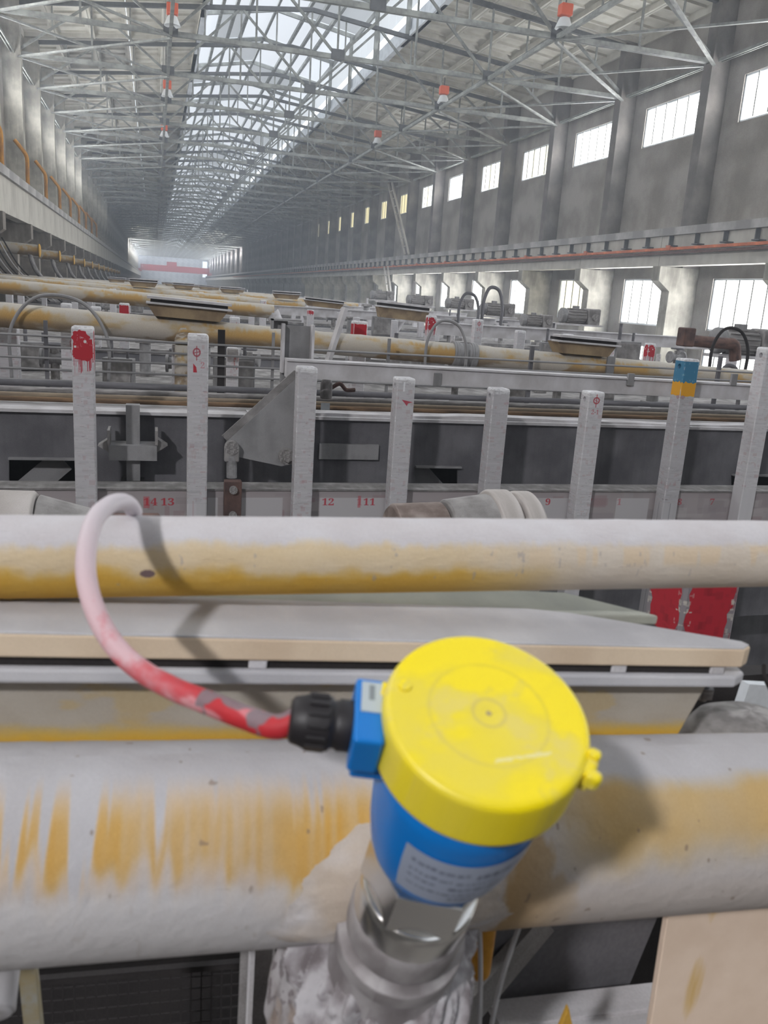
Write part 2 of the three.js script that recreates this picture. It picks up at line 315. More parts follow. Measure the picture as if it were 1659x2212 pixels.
  // yellow bent vent pipes on the column-pipe side, one by each column
  M.ventPipe = grime('vent_pipe', [196, 140, 56], [150, 104, 52], 1, 233, {}, 0.3, 14);
  let vp;
  for (let k = 0; k < 9; k++) {
    const label = `bent orange yellow pipe standing on the ledge by column ${k + 1} of the pipe side`.replace(/column \d+/, `the ${ORD[k]} column`);
    const o = vp ? dup(vp, label) : (vp = thing('bent_pipe', label, 'pipe'));
    if (o === vp) { obj('pipe_run', tube([P(0, 0, 0), P(0, 0.7, 0), P(0, 1.3, 0), P(-0.04, 1.44, 0), P(-0.2, 1.66, 0), P(-0.42, 1.92, 0)], 0.075, 40, 10), M.ventPipe, o); obj('foot_flange', new THREE.CylinderGeometry(0.12, 0.12, 0.04, 20), M.yellowPipe, o); }
    o.position.set(-4.7, 2.98, -31.2 - 6 * k);
  }
}

// ---------------------------------------------------------------- machine rows across the hall
// a pipe with uv: u metres along, v round from the top over the side that faces +z
function pipeGeo(a, b, r, nu = 60, nv = 40, len = 1, bump = 0, s = 1) {
  const ex = b.clone().sub(a), L = ex.length(); ex.normalize();
  const ey = P(0, 1, 0).addScaledVector(ex, -ex.y).normalize(), ez = new V3().crossVectors(ex, ey);
  const pos = [], nor = [], uv = [], idx = [];
  for (let i = 0; i <= nu; i++) for (let j = 0; j <= nv; j++) {
    const t = j / nv * 2 * Math.PI, c = Math.cos(t), n = ey.clone().multiplyScalar(c).addScaledVector(ez, Math.sin(t));
    const up = clamp(c), rr = r * (1 + bump * up * (fbm(i / nu * L / r * 1.5, (j % nv) / nv * 6, s, 3) - 0.3));
    const q = a.clone().addScaledVector(ex, L * i / nu).addScaledVector(n, rr);
    pos.push(q.x, q.y, q.z); nor.push(n.x, n.y, n.z); uv.push(L * i / nu / len, j / nv);
    if (i < nu && j < nv) { const o = i * (nv + 1) + j; idx.push(o, o + 1, o + nv + 1, o + 1, o + nv + 2, o + nv + 1); }
  }
  for (const [e, dir, flip] of [[a, -1, false], [b, 1, true]]) {
    const o = pos.length / 3, n = ex.clone().multiplyScalar(dir);
    pos.push(e.x, e.y, e.z); nor.push(n.x, n.y, n.z); uv.push(0, 0.25);
    for (let j = 0; j <= nv; j++) { const t = j / nv * 2 * Math.PI, q = e.clone().addScaledVector(ey, r * Math.cos(t)).addScaledVector(ez, r * Math.sin(t)); pos.push(q.x, q.y, q.z); nor.push(n.x, n.y, n.z); uv.push(0, j / nv); }
    for (let j = 0; j < nv; j++) flip ? idx.push(o, o + 2 + j, o + 1 + j) : idx.push(o, o + 1 + j, o + 2 + j);
  }
  const g = new THREE.BufferGeometry();
  g.setAttribute('position', new THREE.Float32BufferAttribute(pos, 3)); g.setAttribute('normal', new THREE.Float32BufferAttribute(nor, 3)); g.setAttribute('uv', new THREE.Float32BufferAttribute(uv, 2)); g.setIndex(idx);
  if (bump) { const n0 = g.attributes.normal.clone(); g.computeVertexNormals(); for (let i = 0; i < n0.count; i++) if (i >= (nu + 1) * (nv + 1)) g.attributes.normal.setXYZ(i, n0.getX(i), n0.getY(i), n0.getZ(i)); }
  return g;
}
const DUSTC = [204, 203, 206], YEL = [214, 160, 52], TAN = [222, 190, 142];
// dust lies on the upper side in a ragged edge, paint shows on the flank
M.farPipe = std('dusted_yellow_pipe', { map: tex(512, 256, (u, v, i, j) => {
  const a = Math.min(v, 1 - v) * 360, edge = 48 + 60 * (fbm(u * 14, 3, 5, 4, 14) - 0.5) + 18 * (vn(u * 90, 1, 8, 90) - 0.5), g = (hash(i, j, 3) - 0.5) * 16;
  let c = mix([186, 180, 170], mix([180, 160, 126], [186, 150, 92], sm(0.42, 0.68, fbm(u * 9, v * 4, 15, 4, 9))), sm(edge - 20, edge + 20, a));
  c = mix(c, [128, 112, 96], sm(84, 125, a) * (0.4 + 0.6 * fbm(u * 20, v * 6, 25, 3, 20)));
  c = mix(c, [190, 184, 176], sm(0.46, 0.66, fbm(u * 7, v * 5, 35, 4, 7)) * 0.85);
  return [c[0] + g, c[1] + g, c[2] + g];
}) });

M.ochre = grime('ochre_pipe', [160, 146, 124], [128, 114, 98], 0.8, 211, {}, 0.2, 14);
// anode rods: square bars with chamfered tops, a hole through near the top, paint marks of their own
const ROD = 0.115;
function rodGeo(h, hole = true) {
  const w = ROD / 2, c = 0.006;
  let g = new THREE.ExtrudeGeometry(new THREE.Shape([[-w + c, -w], [w - c, -w], [w, -w + c], [w, w - c], [w - c, w], [-w + c, w], [-w, w - c], [-w, -w + c]].map((p) => new THREE.Vector2(...p))), { depth: h - 0.028, bevelEnabled: true, bevelSize: 0.012, bevelThickness: 0.014, bevelOffset: -0.012, bevelSegments: 2 });
  g.rotateX(-Math.PI / 2).translate(0, -h + 0.014, 0);
  if (hole) {
    const A = new Brush(g), B = new Brush(new THREE.CylinderGeometry(0.018, 0.018, 0.3, 20).rotateZ(Math.PI / 2).translate(0, -0.055, 0));
    A.updateMatrixWorld(); B.updateMatrixWorld(); const ev = new Evaluator(); ev.useGroups = false; ev.attributes = ['position', 'normal', 'uv'];
    g = ev.evaluate(A, B, SUBTRACTION).geometry;
  }
  g = muv(g);
  const p = g.attributes.position, n = g.attributes.normal, uv = g.attributes.uv;
  for (let i = 0; i < p.count; i++) { const side = Math.abs(n.getX(i)) > Math.abs(n.getZ(i)), x = (side ? -p.getZ(i) : p.getX(i)) / ROD * 0.98 + 0.5; uv.setXY(i, x / 2 + (side || n.getZ(i) < 0 ? 0 : 0.5), 1 + p.getY(i)); }
  return g;
}
function rodTex(s, paint, tone = 198) {
  const T = canvasTex(256, 1024, (c, w2, h) => {
    const w = 128, both = paint === redTop || paint === bluePaint || paint?.both; for (const half of [0, 1]) { c.save(); c.translate(half * 128, 0); c.beginPath(); c.rect(0, 0, 128, h); c.clip();
    let q = s * 7919 + 13; const r = (a, b) => { q = (q * 1664525 + 1013904223) >>> 0; return a + (b - a) * q / 4294967296; };
    c.fillStyle = `rgb(${tone},${tone - 2},${tone + 1})`; c.fillRect(0, 0, w, h);
    for (let i = 0; i < 420; i++) { const t = r(-38, 30) + tone, a = r(0.05, 0.3); c.fillStyle = `rgba(${t | 0},${(t - 3) | 0},${(t + 1) | 0},${a})`; c.fillRect(r(-30, w), r(0, h), r(20, 120), r(1, 14)); }
    for (let i = 0; i < 90; i++) { c.fillStyle = `rgba(${r(70, 110) | 0},${r(66, 90) | 0},${r(70, 92) | 0},${r(0.1, 0.45)})`; c.fillRect(r(0, w), r(0, h), r(2, 26), r(1, 3)); }
    for (let i = 0; i < 46; i++) { c.fillStyle = `rgba(170,120,124,${r(0.05, 0.22)})`; c.fillRect(r(0, w), r(60, h), r(6, 40), r(4, 30)); }
    for (const x of [0, w]) for (let i = 0; i < 110; i++) { c.fillStyle = `rgba(226,226,228,${r(0.2, 0.7)})`; c.fillRect(x - r(1, 7), r(0, h), r(3, 10), r(2, 20)); }
    for (let i = 0; i < 60; i++) { c.fillStyle = `rgba(228,228,230,${r(0.3, 0.7)})`; c.fillRect(r(0, w), r(0, 30), r(6, 40), r(2, 9)); }
    if (half || both) paint?.(c, w, h, r); c.restore(); }
  });
  T.wrapT = THREE.ClampToEdgeWrapping; return T;
}
const RED = '#b3202f';
function blob(c, x, y, rx, ry, r, col) { c.fillStyle = col; c.beginPath(); for (let i = 0; i <= 26; i++) { const t = i / 26 * 6.2832, k = 0.86 + r(0, 0.26); c.lineTo(x + Math.cos(t) * rx * k, y + Math.sin(t) * ry * k); } c.fill(); }
const redTop = (c, w, h, r) => {
  c.fillStyle = RED; blob(c, w * 0.42, 66, w * 0.4, 44, r, RED); c.fillRect(w * 0.08, 95, w * 0.88, 80); blob(c, w * 0.52, 150, w * 0.46, 44, r, RED); c.fillRect(w * 0.3, 70, w * 0.64, 90);
  for (let i = 0; i < 26; i++) { c.fillStyle = `rgba(170,30,44,${r(0.3, 0.9)})`; c.fillRect(r(6, w - 8), 176, r(2, 5), r(8, 90)); }
  c.fillStyle = '#d8d4d4'; blob(c, w * 0.62, 84, 9, 9, r, '#d8d4d4'); c.fillRect(w * 0.12, 108, 14, 12);
  for (let i = 0; i < 18; i++) { c.fillStyle = `rgba(220,214,216,${r(0.3, 0.8)})`; c.fillRect(r(0, w), r(40, 110), r(2, 6), r(3, 14)); }
};
const stroke = (c, col, lw, f) => { c.strokeStyle = col; c.lineWidth = lw; c.lineCap = 'round'; c.beginPath(); f(c); c.stroke(); };
const ringMark = (y, txt) => (c, w, h, r) => {
  stroke(c, 'rgba(176,60,70,0.85)', 8, (c) => c.ellipse(w * 0.5, y, 22, 20, 0, 0, 6.3)); stroke(c, 'rgba(176,60,70,0.8)', 6, (c) => { c.moveTo(w * 0.5, y - 40); c.lineTo(w * 0.5, y + 44); });
  stroke(c, 'rgba(176,70,80,0.6)', 5, (c) => { c.moveTo(w * 0.38, y - 6); c.lineTo(w * 0.62, y + 8); });
  c.font = 'bold 44px serif'; c.fillStyle = 'rgba(180,70,80,0.65)'; c.textAlign = 'center'; c.fillText(txt, w / 2, y + 92);
};
const bluePaint = (c, w, h, r) => {
  c.fillStyle = '#3f7ea0'; c.fillRect(0, 18, w, 150); for (let i = 0; i < 40; i++) { c.fillStyle = `rgba(${r(150, 200) | 0},${r(180, 205) | 0},${r(195, 210) | 0},${r(0.3, 0.8)})`; const e = r(0, 1) < 0.6; c.fillRect(e ? (r(0, 1) < 0.5 ? r(0, 8) : r(w - 12, w)) : r(0, w), r(14, 170), r(2, 6), r(2, 16)); }
  c.fillStyle = '#e2a326'; c.beginPath(); c.moveTo(0, 172); for (let x = 0; x <= w; x += 16) c.lineTo(x, 160 + r(-10, 10)); c.lineTo(w, 252); for (let x = w; x >= 0; x -= 12) c.lineTo(x, 252 + r(-3, 6)); c.fill();
  c.fillStyle = 'rgba(150,140,150,0.35)'; blob(c, w * 0.2, 262, 20, 12, r, 'rgba(160,110,116,0.5)');
};
const rodMat = (s, paint, tone) => std('aluminium_rod', { map: rodTex(s, paint, tone), roughness: 0.6, metalness: 0.12 });
const RODS = {
  red: rodMat(1, redTop), ring: rodMat(2, (c, w, h, r) => { stroke(c, 'rgba(160,60,72,0.75)', 9, (c) => c.ellipse(w * 0.42, 105, 20, 22, 0, 0, 6.3)); stroke(c, 'rgba(160,60,72,0.7)', 6, (c) => { c.moveTo(w * 0.42, 70); c.lineTo(w * 0.42, 150); c.moveTo(w * 0.26, 110); c.lineTo(w * 0.58, 100); }); c.fillStyle = '#b8303e'; c.beginPath(); c.moveTo(w * 0.26, 170); c.lineTo(w * 0.4, 190); c.lineTo(w * 0.44, 222); c.lineTo(w * 0.26, 222); c.fill(); c.font = 'bold 50px serif'; c.fillStyle = 'rgba(190,100,110,0.6)'; c.fillText('2', w * 0.6, 196); }),
  solid: rodMat(9, Object.assign((c, w, h, r) => { c.fillStyle = RED; c.beginPath(); c.moveTo(6, 22); for (let i = 0; i <= 10; i++) c.lineTo(6 + i * (w - 12) / 10, 18 + r(0, 10)); for (let i = 0; i <= 10; i++) c.lineTo(w - 4 - r(0, 8), 24 + i * 20); for (let i = 10; i >= 0; i--) c.lineTo(4 + i * (w - 8) / 10, 226 + r(0, 16)); c.fill(); }, { both: true })),
  plain: rodMat(3), smear: rodMat(4, (c, w, h, r) => { c.fillStyle = '#b44a58'; c.beginPath(); c.moveTo(w * 0.3, 136); c.lineTo(w * 0.92, 150); c.lineTo(w * 0.66, 158); c.lineTo(w * 0.6, 176); c.lineTo(w * 0.46, 156); c.fill(); c.fillStyle = 'rgba(236,236,240,0.85)'; c.fillRect(w * 0.34, 24, 12, 60); }),
  worn: rodMat(5, null, 188), mark: rodMat(6, ringMark(58, '2-1'), 204), blue: rodMat(7, bluePaint, 186), edge: rodMat(8, (c, w, h, r) => { for (let i = 0; i < 10; i++) { c.fillStyle = 'rgba(170,70,70,0.4)'; c.fillRect(w * r(0.5, 0.9), r(60, 160), r(4, 14), r(10, 40)); } }, 210),
};
{
  const g1 = rodGeo(2.4);
  const front = [[177, 705, 'red', 'square aluminium rod with red painted top beside the hanging hose tip'], [429, 722, 'ring', 'square aluminium rod with a faint red ring mark, standing next to the pin link'], [666, 793, 'plain', 'bare square aluminium rod at the upright edge of the triangular gusset plate'],
    [879, 817, 'smear', 'square aluminium rod with a small red star smear below its top'], [1085, 840, 'worn', 'bare square aluminium rod rising behind the white flanged drum'], [1291, 847, 'mark', 'square aluminium rod with a red circle and stroke mark at the top'],
    [1497, 776, 'blue', 'square aluminium rod painted blue at the top with a yellow band under it'], [1674, 752, 'edge', 'tall square aluminium rod beyond the blue topped one, cut by the picture edge']];
  for (const [px, py, m, label] of front) {
    const p = az(px, py, -5), o = thing('anode_rod', label, 'rod', P(p.x, p.y, -5 - ROD / 2));
    obj('rod_bar', g1, RODS[m], o);
    obj('clamp', [rbx(0.2, 0.1, 0.05, 0.01, 0, -1.5, 0.085), rod(P(-0.06, -1.5, 0.1), P(-0.06, -1.5, 0.15), 0.02, 8), rod(P(0.06, -1.5, 0.1), P(0.06, -1.5, 0.15), 0.02, 8)], M.rust, o);
  }
  // the numbered bus beam that the rods are clamped to
  const X0 = -2.6, X1 = 5.4, yT = -1.215, HH = 0.42, PW = 2048;
  const railX = (px) => (az(px, 1095, -5.122).x - X0) / (X1 - X0) * PW;
  const railTex = canvasTex(PW, 128, (c, w, h) => {
    let q = 77; const r = (a, b) => { q = (q * 1664525 + 1013904223) >>> 0; return a + (b - a) * q / 4294967296; };
    c.fillStyle = '#a59d9e'; c.fillRect(0, 0, w, h);
    for (let i = 0; i < 500; i++) { const t = r(128, 190) | 0; c.fillStyle = `rgba(${t},${t - 7},${t - 6},${r(0.08, 0.4)})`; c.fillRect(r(-20, w), r(0, h), r(6, 90), r(3, 40)); }
    for (let i = 0; i < 60; i++) { c.fillStyle = `rgba(140,100,102,${r(0.1, 0.3)})`; c.fillRect(r(0, w), r(0, h), r(5, 40), r(5, 30)); }
    c.fillStyle = '#bcb9bb'; for (const [a, b] of [[520, 610], [448, 470], [690, 848], [1125, 1235], [1330, 1400]]) c.fillRect(railX(a), 14, railX(b) - railX(a), h);
    c.textAlign = 'center'; c.textBaseline = 'middle'; c.font = 'bold 19px serif';
    for (const [px, t, al] of [[325, '14', 0.85], [362, '13', 0.85], [708, '12', 0.8], [797, '11', 0.85], [776, '1', 0.4], [1112, '1', 0.6], [1182, '9', 0.85], [1272, '7', 0.6], [1336, '1', 0.4], [1466, '8', 0.6], [1536, '7', 0.7]]) { c.fillStyle = `rgba(180,40,52,${al})`; c.fillText(t, railX(px), 22); }
    c.fillStyle = 'rgba(190,60,70,0.45)'; c.fillRect(railX(310), 12, 9, 22); c.fillRect(railX(772), 10, 5, 24);
  });
  const beam = thing('bus_beam', 'grey beam with red painted numbers running behind the row of square rods', 'beam');
  const bg = span(X0, X1, yT - HH, yT, -5.3, -5.12), uv = bg.attributes.uv, bp = bg.attributes.position, bn = bg.attributes.normal;
  for (let i = 0; i < uv.count; i++) uv.setXY(i, (bp.getX(i) - X0) / (X1 - X0), bn.getZ(i) > 0.5 ? (bp.getY(i) - yT + HH) / HH : 0.3);
  obj('beam_body', bg, std('numbered_beam', { map: railTex, roughness: 0.8 }), beam);
  obj('top_bar', span(X0, X1, yT, yT + 0.012, -5.3, -5.11), M.greyDust, beam);

  // the dark box girder with its openings, dusty top, thin pipes and guard rail
  const gTop = -0.83, gz = -5.62, ox = (px, py) => { const p = az(px, py, gz); return [p.x, p.y]; };
  const holes = [[[20, 992], [170, 992], [170, 1060], [20, 1060]], [[895, 1008], [988, 1014], [988, 1064], [895, 1064]], [[1578, 1026], [1690, 1032], [1690, 1080], [1578, 1076]]].map((h) => h.map((p) => ox(...p)));
  const gd = thing('box_girder', 'dark grey box girder with rectangular openings behind the square rods', 'girder');
  obj('web_plate', extrude([[-3.4, -2.4], [6.3, -2.4], [6.3, gTop], [-3.4, gTop]], 0.02, 0, holes).translate(0, 0, gz), M.darkGrey, gd);
  obj('back_plate', span(-3.4, 6.3, -2.4, gTop, -6.3, -6.28), M.black, gd);
  obj('top_flange', span(-3.4, 6.3, gTop, gTop + 0.02, -6.32, gz + 0.05), M.dust, gd);
  holes.forEach((h, i) => { const a = h[0], b = h[2]; obj('opening_lip', span(a[0], b[0], Math.max(a[1], h[1][1]), Math.max(a[1], h[1][1]) + 0.012, gz + 0.01, gz + 0.05), M.midGrey, gd); if (i < 2) obj('chute_plate', bar(P(i ? a[0] + 0.02 : b[0] - 0.1, a[1] - 0.02, gz - 0.1), P(i ? b[0] - 0.1 : a[0] + 0.05, b[1] - 0.05, gz - 0.1), 0.16, 0.012, P(0, 0, 1)), M.midGrey, gd); });
  // shaped openings show chute plates behind; dust heaped along the flange edge
  const dustPts = []; for (let i = 0; i <= 90; i++) { const x = 0.6 + i * 0.06; dustPts.push([x, gTop + 0.02 + 0.035 * fbm(x * 1.3, 1, 4, 3) * sm(0, 0.4, fbm(x * 0.8, 9, 2, 2))]); }
  const ridge = obj('dust_ridge', extrude([...dustPts, [6, gTop + 0.01], [0.6, gTop + 0.01]], 0.14).translate(0, 0, gz - 0.06), M.dust); tag(ridge, 'pale ridge of dust heaped along the top edge of the dark girder', 'dust'); ridge.userData.kind = 'stuff';
  const thin = [[-5.78, 0.035, 0.016, 'brown', 'thin brown pipe lying on the girder top, nearest of four'], [-5.86, 0.05, 0.018, 'ochre', 'thin ochre pipe lying on the girder top behind the brown one'], [-5.97, 0.07, 0.02, 'greyDust', 'thin dusty grey pipe along the girder top'], [-6.1, 0.1, 0.022, 'darkGrey', 'thin dark pipe along the back of the girder top']];
  for (const [z, dy, r, m, label] of thin) tag(obj('thin_pipe', pipeGeo(P(-3.4, gTop + 0.02 + dy, z), P(6.2, gTop + 0.02 + dy, z), r, 4, 12), M[m]), label, 'pipe');
  const fence = thing('guard_rail', 'guard rail of thin horizontal bars on the dark girder', 'railing');
  for (let i = 0; i < 7; i++) { const a = az(-60, 716 + i * 24.5, -6.2), b = az(1600, 790 + i * 22, -6.2); obj('rail_bar', rod(P(-2.4, a.y, -6.2), P(5.6, a.y - 0.03, -6.2), 0.008, 8), M.midGrey, fence); }
  for (const [px, w, m] of [[478, 0.05, M.black], [100, 0.025, M.darkGrey], [590, 0.02, M.midGrey], [1150, 0.03, M.darkGrey], [1560, 0.03, M.darkGrey], [840, 0.02, M.midGrey]]) { const p = az(px, 760, -6.22); obj('rail_post', span(p.x - w / 2, p.x + w / 2, gTop + 0.02, -0.3, -6.24, -6.215), m, fence); }

  // the pale channel beam and its upright bracket
  const c0 = az(617, 795, -5.36), c1 = az(1612, 848, -5.36);
  const ch = thing('channel_beam', 'long pale grey channel beam resting level behind the rod tops', 'beam');
  obj('channel_web', bar(c0, P(c1.x + 0.3, c1.y, -5.36), 0.1, 0.11), M.dust, ch);
  obj('upper_lip', bar(c0.clone().add(P(0, 0.055, 0)), P(c1.x + 0.3, c1.y + 0.055, -5.36), 0.13, 0.012), M.dust, ch);
  for (const px of [945, 1362, 1585]) { const p = az(px, 820, -5.3); obj('splice_plate', rbx(0.05, 0.085, 0.02, 0.003, p.x, p.y, -5.3), M.midGrey, ch); }
  const b0 = az(612, 702, -5.46), b1 = az(672, 790, -5.46);
  const br = thing('upright_bracket', 'upright open steel bracket standing at the end of the pale channel beam', 'bracket');
  obj('back_plate', span(b0.x + 0.01, b1.x - 0.01, b1.y - 0.05, b0.y, -5.5, -5.49), M.midGrey, br);
  for (const x of [b0.x, b1.x]) obj('side_plate', span(x - 0.008, x + 0.008, b1.y - 0.05, b0.y + 0.01, -5.5, -5.42), M.dust, br);
  const e0 = az(586, 688, -5.5), e1 = az(622, 712, -5.5); obj('top_angle', [span(e0.x, e1.x + 0.08, e0.y - 0.01, e0.y, -5.56, -5.46), span(e0.x, e0.x + 0.012, e1.y, e0.y, -5.52, -5.46), span(e0.x + 0.012, e1.x, e1.y, e0.y - 0.01, -5.53, -5.52)], M.midGrey, br);
  obj('foot', span(b0.x, b1.x, gTop - 0.02, b1.y - 0.05, -5.54, -5.48), M.midGrey, br);

  // the triangular gusset with its pinned link
  const q = (px, py, z = -5.22) => { const p = az(px, py, z); return [p.x, p.y]; };
  const gs = thing('gusset_plate', 'triangular grey gusset plate with a flange on its sloping edge', 'plate');
  obj('plate_web', extrude([q(490, 953), q(643, 814), q(643, 1000), q(608, 1007), q(505, 985), q(491, 972)], 0.02, 0.002).translate(0, 0, -5.22), M.midGrey, gs);
  obj('sloping_flange', bar(P(...q(489, 951), -5.22), P(...q(645, 810), -5.22), 0.08, 0.012, P(0, 0, 1)), M.greyDust, gs);
  { const p = az(618, 984, -5.2); obj('pin_boss', [rod(P(p.x, p.y, -5.21), P(p.x, p.y, -5.15), 0.05, 24), rod(P(p.x, p.y, -5.15), P(p.x, p.y, -5.12), 0.03, 6)], M.greyDust, gs); }
  const lk = thing('pin_link', 'dark vertical rod link with forked ends hanging from the gusset tip', 'link');
  { const t = az(500, 965, -5.19), m = az(500, 1030, -5.19), e = az(501, 1112, -5.19);
    obj('upper_eye', [rod(P(t.x, t.y, -5.2), P(t.x, t.y, -5.14), 0.042, 24), rbx(0.09, 0.1, 0.05, 0.012, t.x, t.y - 0.04, -5.17)], M.greyDust, lk);
    obj('link_rod', rod(P(t.x, t.y - 0.05, -5.17), P(m.x, m.y, -5.17), 0.032, 16), M.midGrey, lk);
    obj('fork_block', rbx(0.105, m.y - e.y + 0.2, 0.07, 0.006, m.x, (m.y + e.y) / 2 - 0.1, -5.09), M.rust, lk);
    for (const dy of [0.05, 0.21]) obj('fork_bolt', rod(P(m.x, m.y - dy, -5.06), P(m.x, m.y - dy, -5.03), 0.025, 12), M.greyDust, lk); }
  // the jack: a square post through a yoke
  const jk = thing('jack_post', 'dark square jack post with a cross yoke in front of the girder', 'jack');
  { const s = (a, b, c, d, z0, z1) => { const p = az(a, c, (z0 + z1) / 2), r = az(b, d, (z0 + z1) / 2); return span(p.x, r.x, r.y, p.y, z0, z1); };
    obj('post_tube', s(272, 303, 873, 1040, -5.5, -5.42), M.midGrey, jk);
    obj('yoke_box', s(236, 339, 957, 990, -5.53, -5.36), M.midGrey, jk);
    obj('yoke_cheek', s(233, 239, 925, 957, -5.53, -5.36), M.greyDust, jk); obj('yoke_cheek', s(335, 341, 927, 957, -5.53, -5.36), M.greyDust, jk);
    for (const [a, b] of [[212, 236], [362, 339]]) { const p0 = q(a, 960, -5.45), p1 = q(b, 945, -5.45), p2 = q(b, 974, -5.45); obj('side_ear', extrude(a < b ? [p0, p2, p1] : [p0, p1, p2], 0.1).translate(0, 0, -5.45), M.greyDust, jk); }
    obj('base_nut', s(262, 312, 1036, 1062, -5.53, -5.38), M.black, jk); }
  { const p0 = az(690, 958, -5.59), p1 = az(816, 993, -5.59); tag(obj('stiffener_plate', span(p0.x, p1.x, p1.y, p0.y, -5.608, -5.58), M.midGrey), 'flat grey stiffener plate bolted on the dark girder web', 'plate'); }

  // drums with white flanges in front of the numbered beam
  M.drumEnd = grime('drum_end', [150, 138, 132], [112, 98, 92], 0.3, 217, {}, 0.2, 16);
  const drum = (name, label, px, d, parts) => { const o = thing(name, label, 'drum', at(px, 1178, d)); for (const [n, x0, x1, r0_, r1_, m] of parts) { const c = 0.012; obj(n, lathe([[0, x0], [r0_ - c, x0], [r0_, x0 + c], [r1_, x1 - c], [r1_ - c, x1], [0, x1]], 56).rotateZ(-Math.PI / 2), m, o); } return o; };
  const dr = std('flange_white', { map: M.dust.map, color: 0xf4efe8, roughness: 0.85 });
  drum('flanged_drum', 'grey dusty drum with two pale flange rings beside the smeared rod', 1046, 3.0, [['drum_barrel', -0.16, 0.02, 0.165, 0.185, M.greyDust], ['flange_ring', 0.0, 0.085, 0.2, 0.2, dr], ['flange_ring', 0.1, 0.17, 0.195, 0.195, dr], ['drum_shaft', -0.35, -0.16, 0.15, 0.155, M.drumEnd]]);
  drum('flanged_drum', 'grey dusty drum with one broad pale end at the picture edge', 20, 3.15, [['drum_barrel', 0.1, 0.3, 0.19, 0.14, M.greyDust], ['flange_ring', -0.16, 0.1, 0.21, 0.205, dr], ['drum_shaft', 0.3, 0.55, 0.12, 0.12, M.rust]]);
}

// feed trays with lids, sitting on the pipes
M.trough = grime('trough_crust', [158, 138, 108], [122, 104, 84], 0.6, 215, {}, 0.2, 16);
function trayThing(label, p, len, h, group, flip) {
  const t = thing('feed_tray', label, 'tray', p, group), w = 0.26, cut = 0.09;
  const plate = (L, D, y0, y1) => extrude(flip ? [[-L / 2 + cut, D], [L / 2, D], [L / 2, -D], [-L / 2, -D], [-L / 2 - 0.02, -D * 0.2]] : [[-L / 2, D], [L / 2 - cut, D], [L / 2, D - cut], [L / 2, -D], [-L / 2, -D]], y1 - y0, 0.003).rotateX(-Math.PI / 2).translate(0, (y0 + y1) / 2, 0);
  obj('lid', plate(len, w / 2, h * 0.86, h), M.dust, t);
  obj('flange', plate(len + 0.01, w / 2 + 0.01, h * 0.6, h * 0.7), M.dust, t);
  obj('trough', extrude([[-len / 2 + 0.06, 0], [len / 2 - 0.08, 0], [len / 2 - 0.02, h * 0.6], [-len / 2, h * 0.6]], w * 0.8, 0.003), M.trough, t);
  obj('gap_shade', bx(len - 0.05, h * 0.16, w * 0.8, 0, h * 0.78, 0), M.black, t);  // black filler painted as the shade between lid and flange
  return t;
}
const Z1 = -6.55;
{
  // first far pipe, with its two trays, saddle, coupling
  const a = az(0, 680, Z1), b = az(1335, 796, Z1), dir = b.clone().sub(a).normalize();
  const p0 = a.clone().addScaledVector(dir, -2.2), p1 = b.clone().addScaledVector(dir, 2.4);
  const t = thing('duct_pipe', 'dusty yellow pipe behind the guard rail, nearest of the pipes beyond the square rods', 'pipe');
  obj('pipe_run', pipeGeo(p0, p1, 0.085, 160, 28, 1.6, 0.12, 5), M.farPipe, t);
  const on = (px, py) => { const q = az(px, py, Z1), k = (q.x - a.x) / dir.x; return a.clone().addScaledVector(dir, k); };
  { const c = on(1000, 770); obj('coupling', [rod(c.clone().addScaledVector(dir, -0.1), c.clone().addScaledVector(dir, -0.05), 0.105, 28), rod(c.clone().addScaledVector(dir, 0.05), c.clone().addScaledVector(dir, 0.1), 0.105, 28), rod(c.clone().addScaledVector(dir, -0.05), c.clone().addScaledVector(dir, 0.05), 0.095, 28)], M.midGrey, t); }
  { const c = on(395, 710); obj('branch_elbow', [rod(c.clone().add(P(0, 0, 0.02)), c.clone().add(P(0.01, -0.1, 0.06)), 0.07, 24), rod(c.clone().add(P(0.01, -0.1, 0.06)), c.clone().add(P(0.01, -0.5, 0.06)), 0.07, 24)], M.farPipe, t); }
  { const c = on(730, 745); obj('hanger_strut', bar(c.clone().add(P(-0.12, -0.2, 0.13)), c.clone().add(P(0.02, 0.28, 0.1)), 0.07, 0.03), M.dust, t); }
  { const c = on(1305, 790); obj('strap', bx(0.07, 0.24, 0.02, c.x, c.y - 0.02, c.z + 0.1), M.midGrey, t); }
  const yd = (px, py) => { const c = on(px, py); c.y += 0.09; return c; };
  trayThing('grey lidded feed tray on the first pipe above the ring marked rod', yd(407, 690), 0.6, 0.14).rotation.z = -0.04;
  const t2 = trayThing('grey lidded feed tray with brown sides on the first pipe, near the coupling', yd(1255, 770), 0.56, 0.15, undefined, true); t2.rotation.z = -0.03;
}
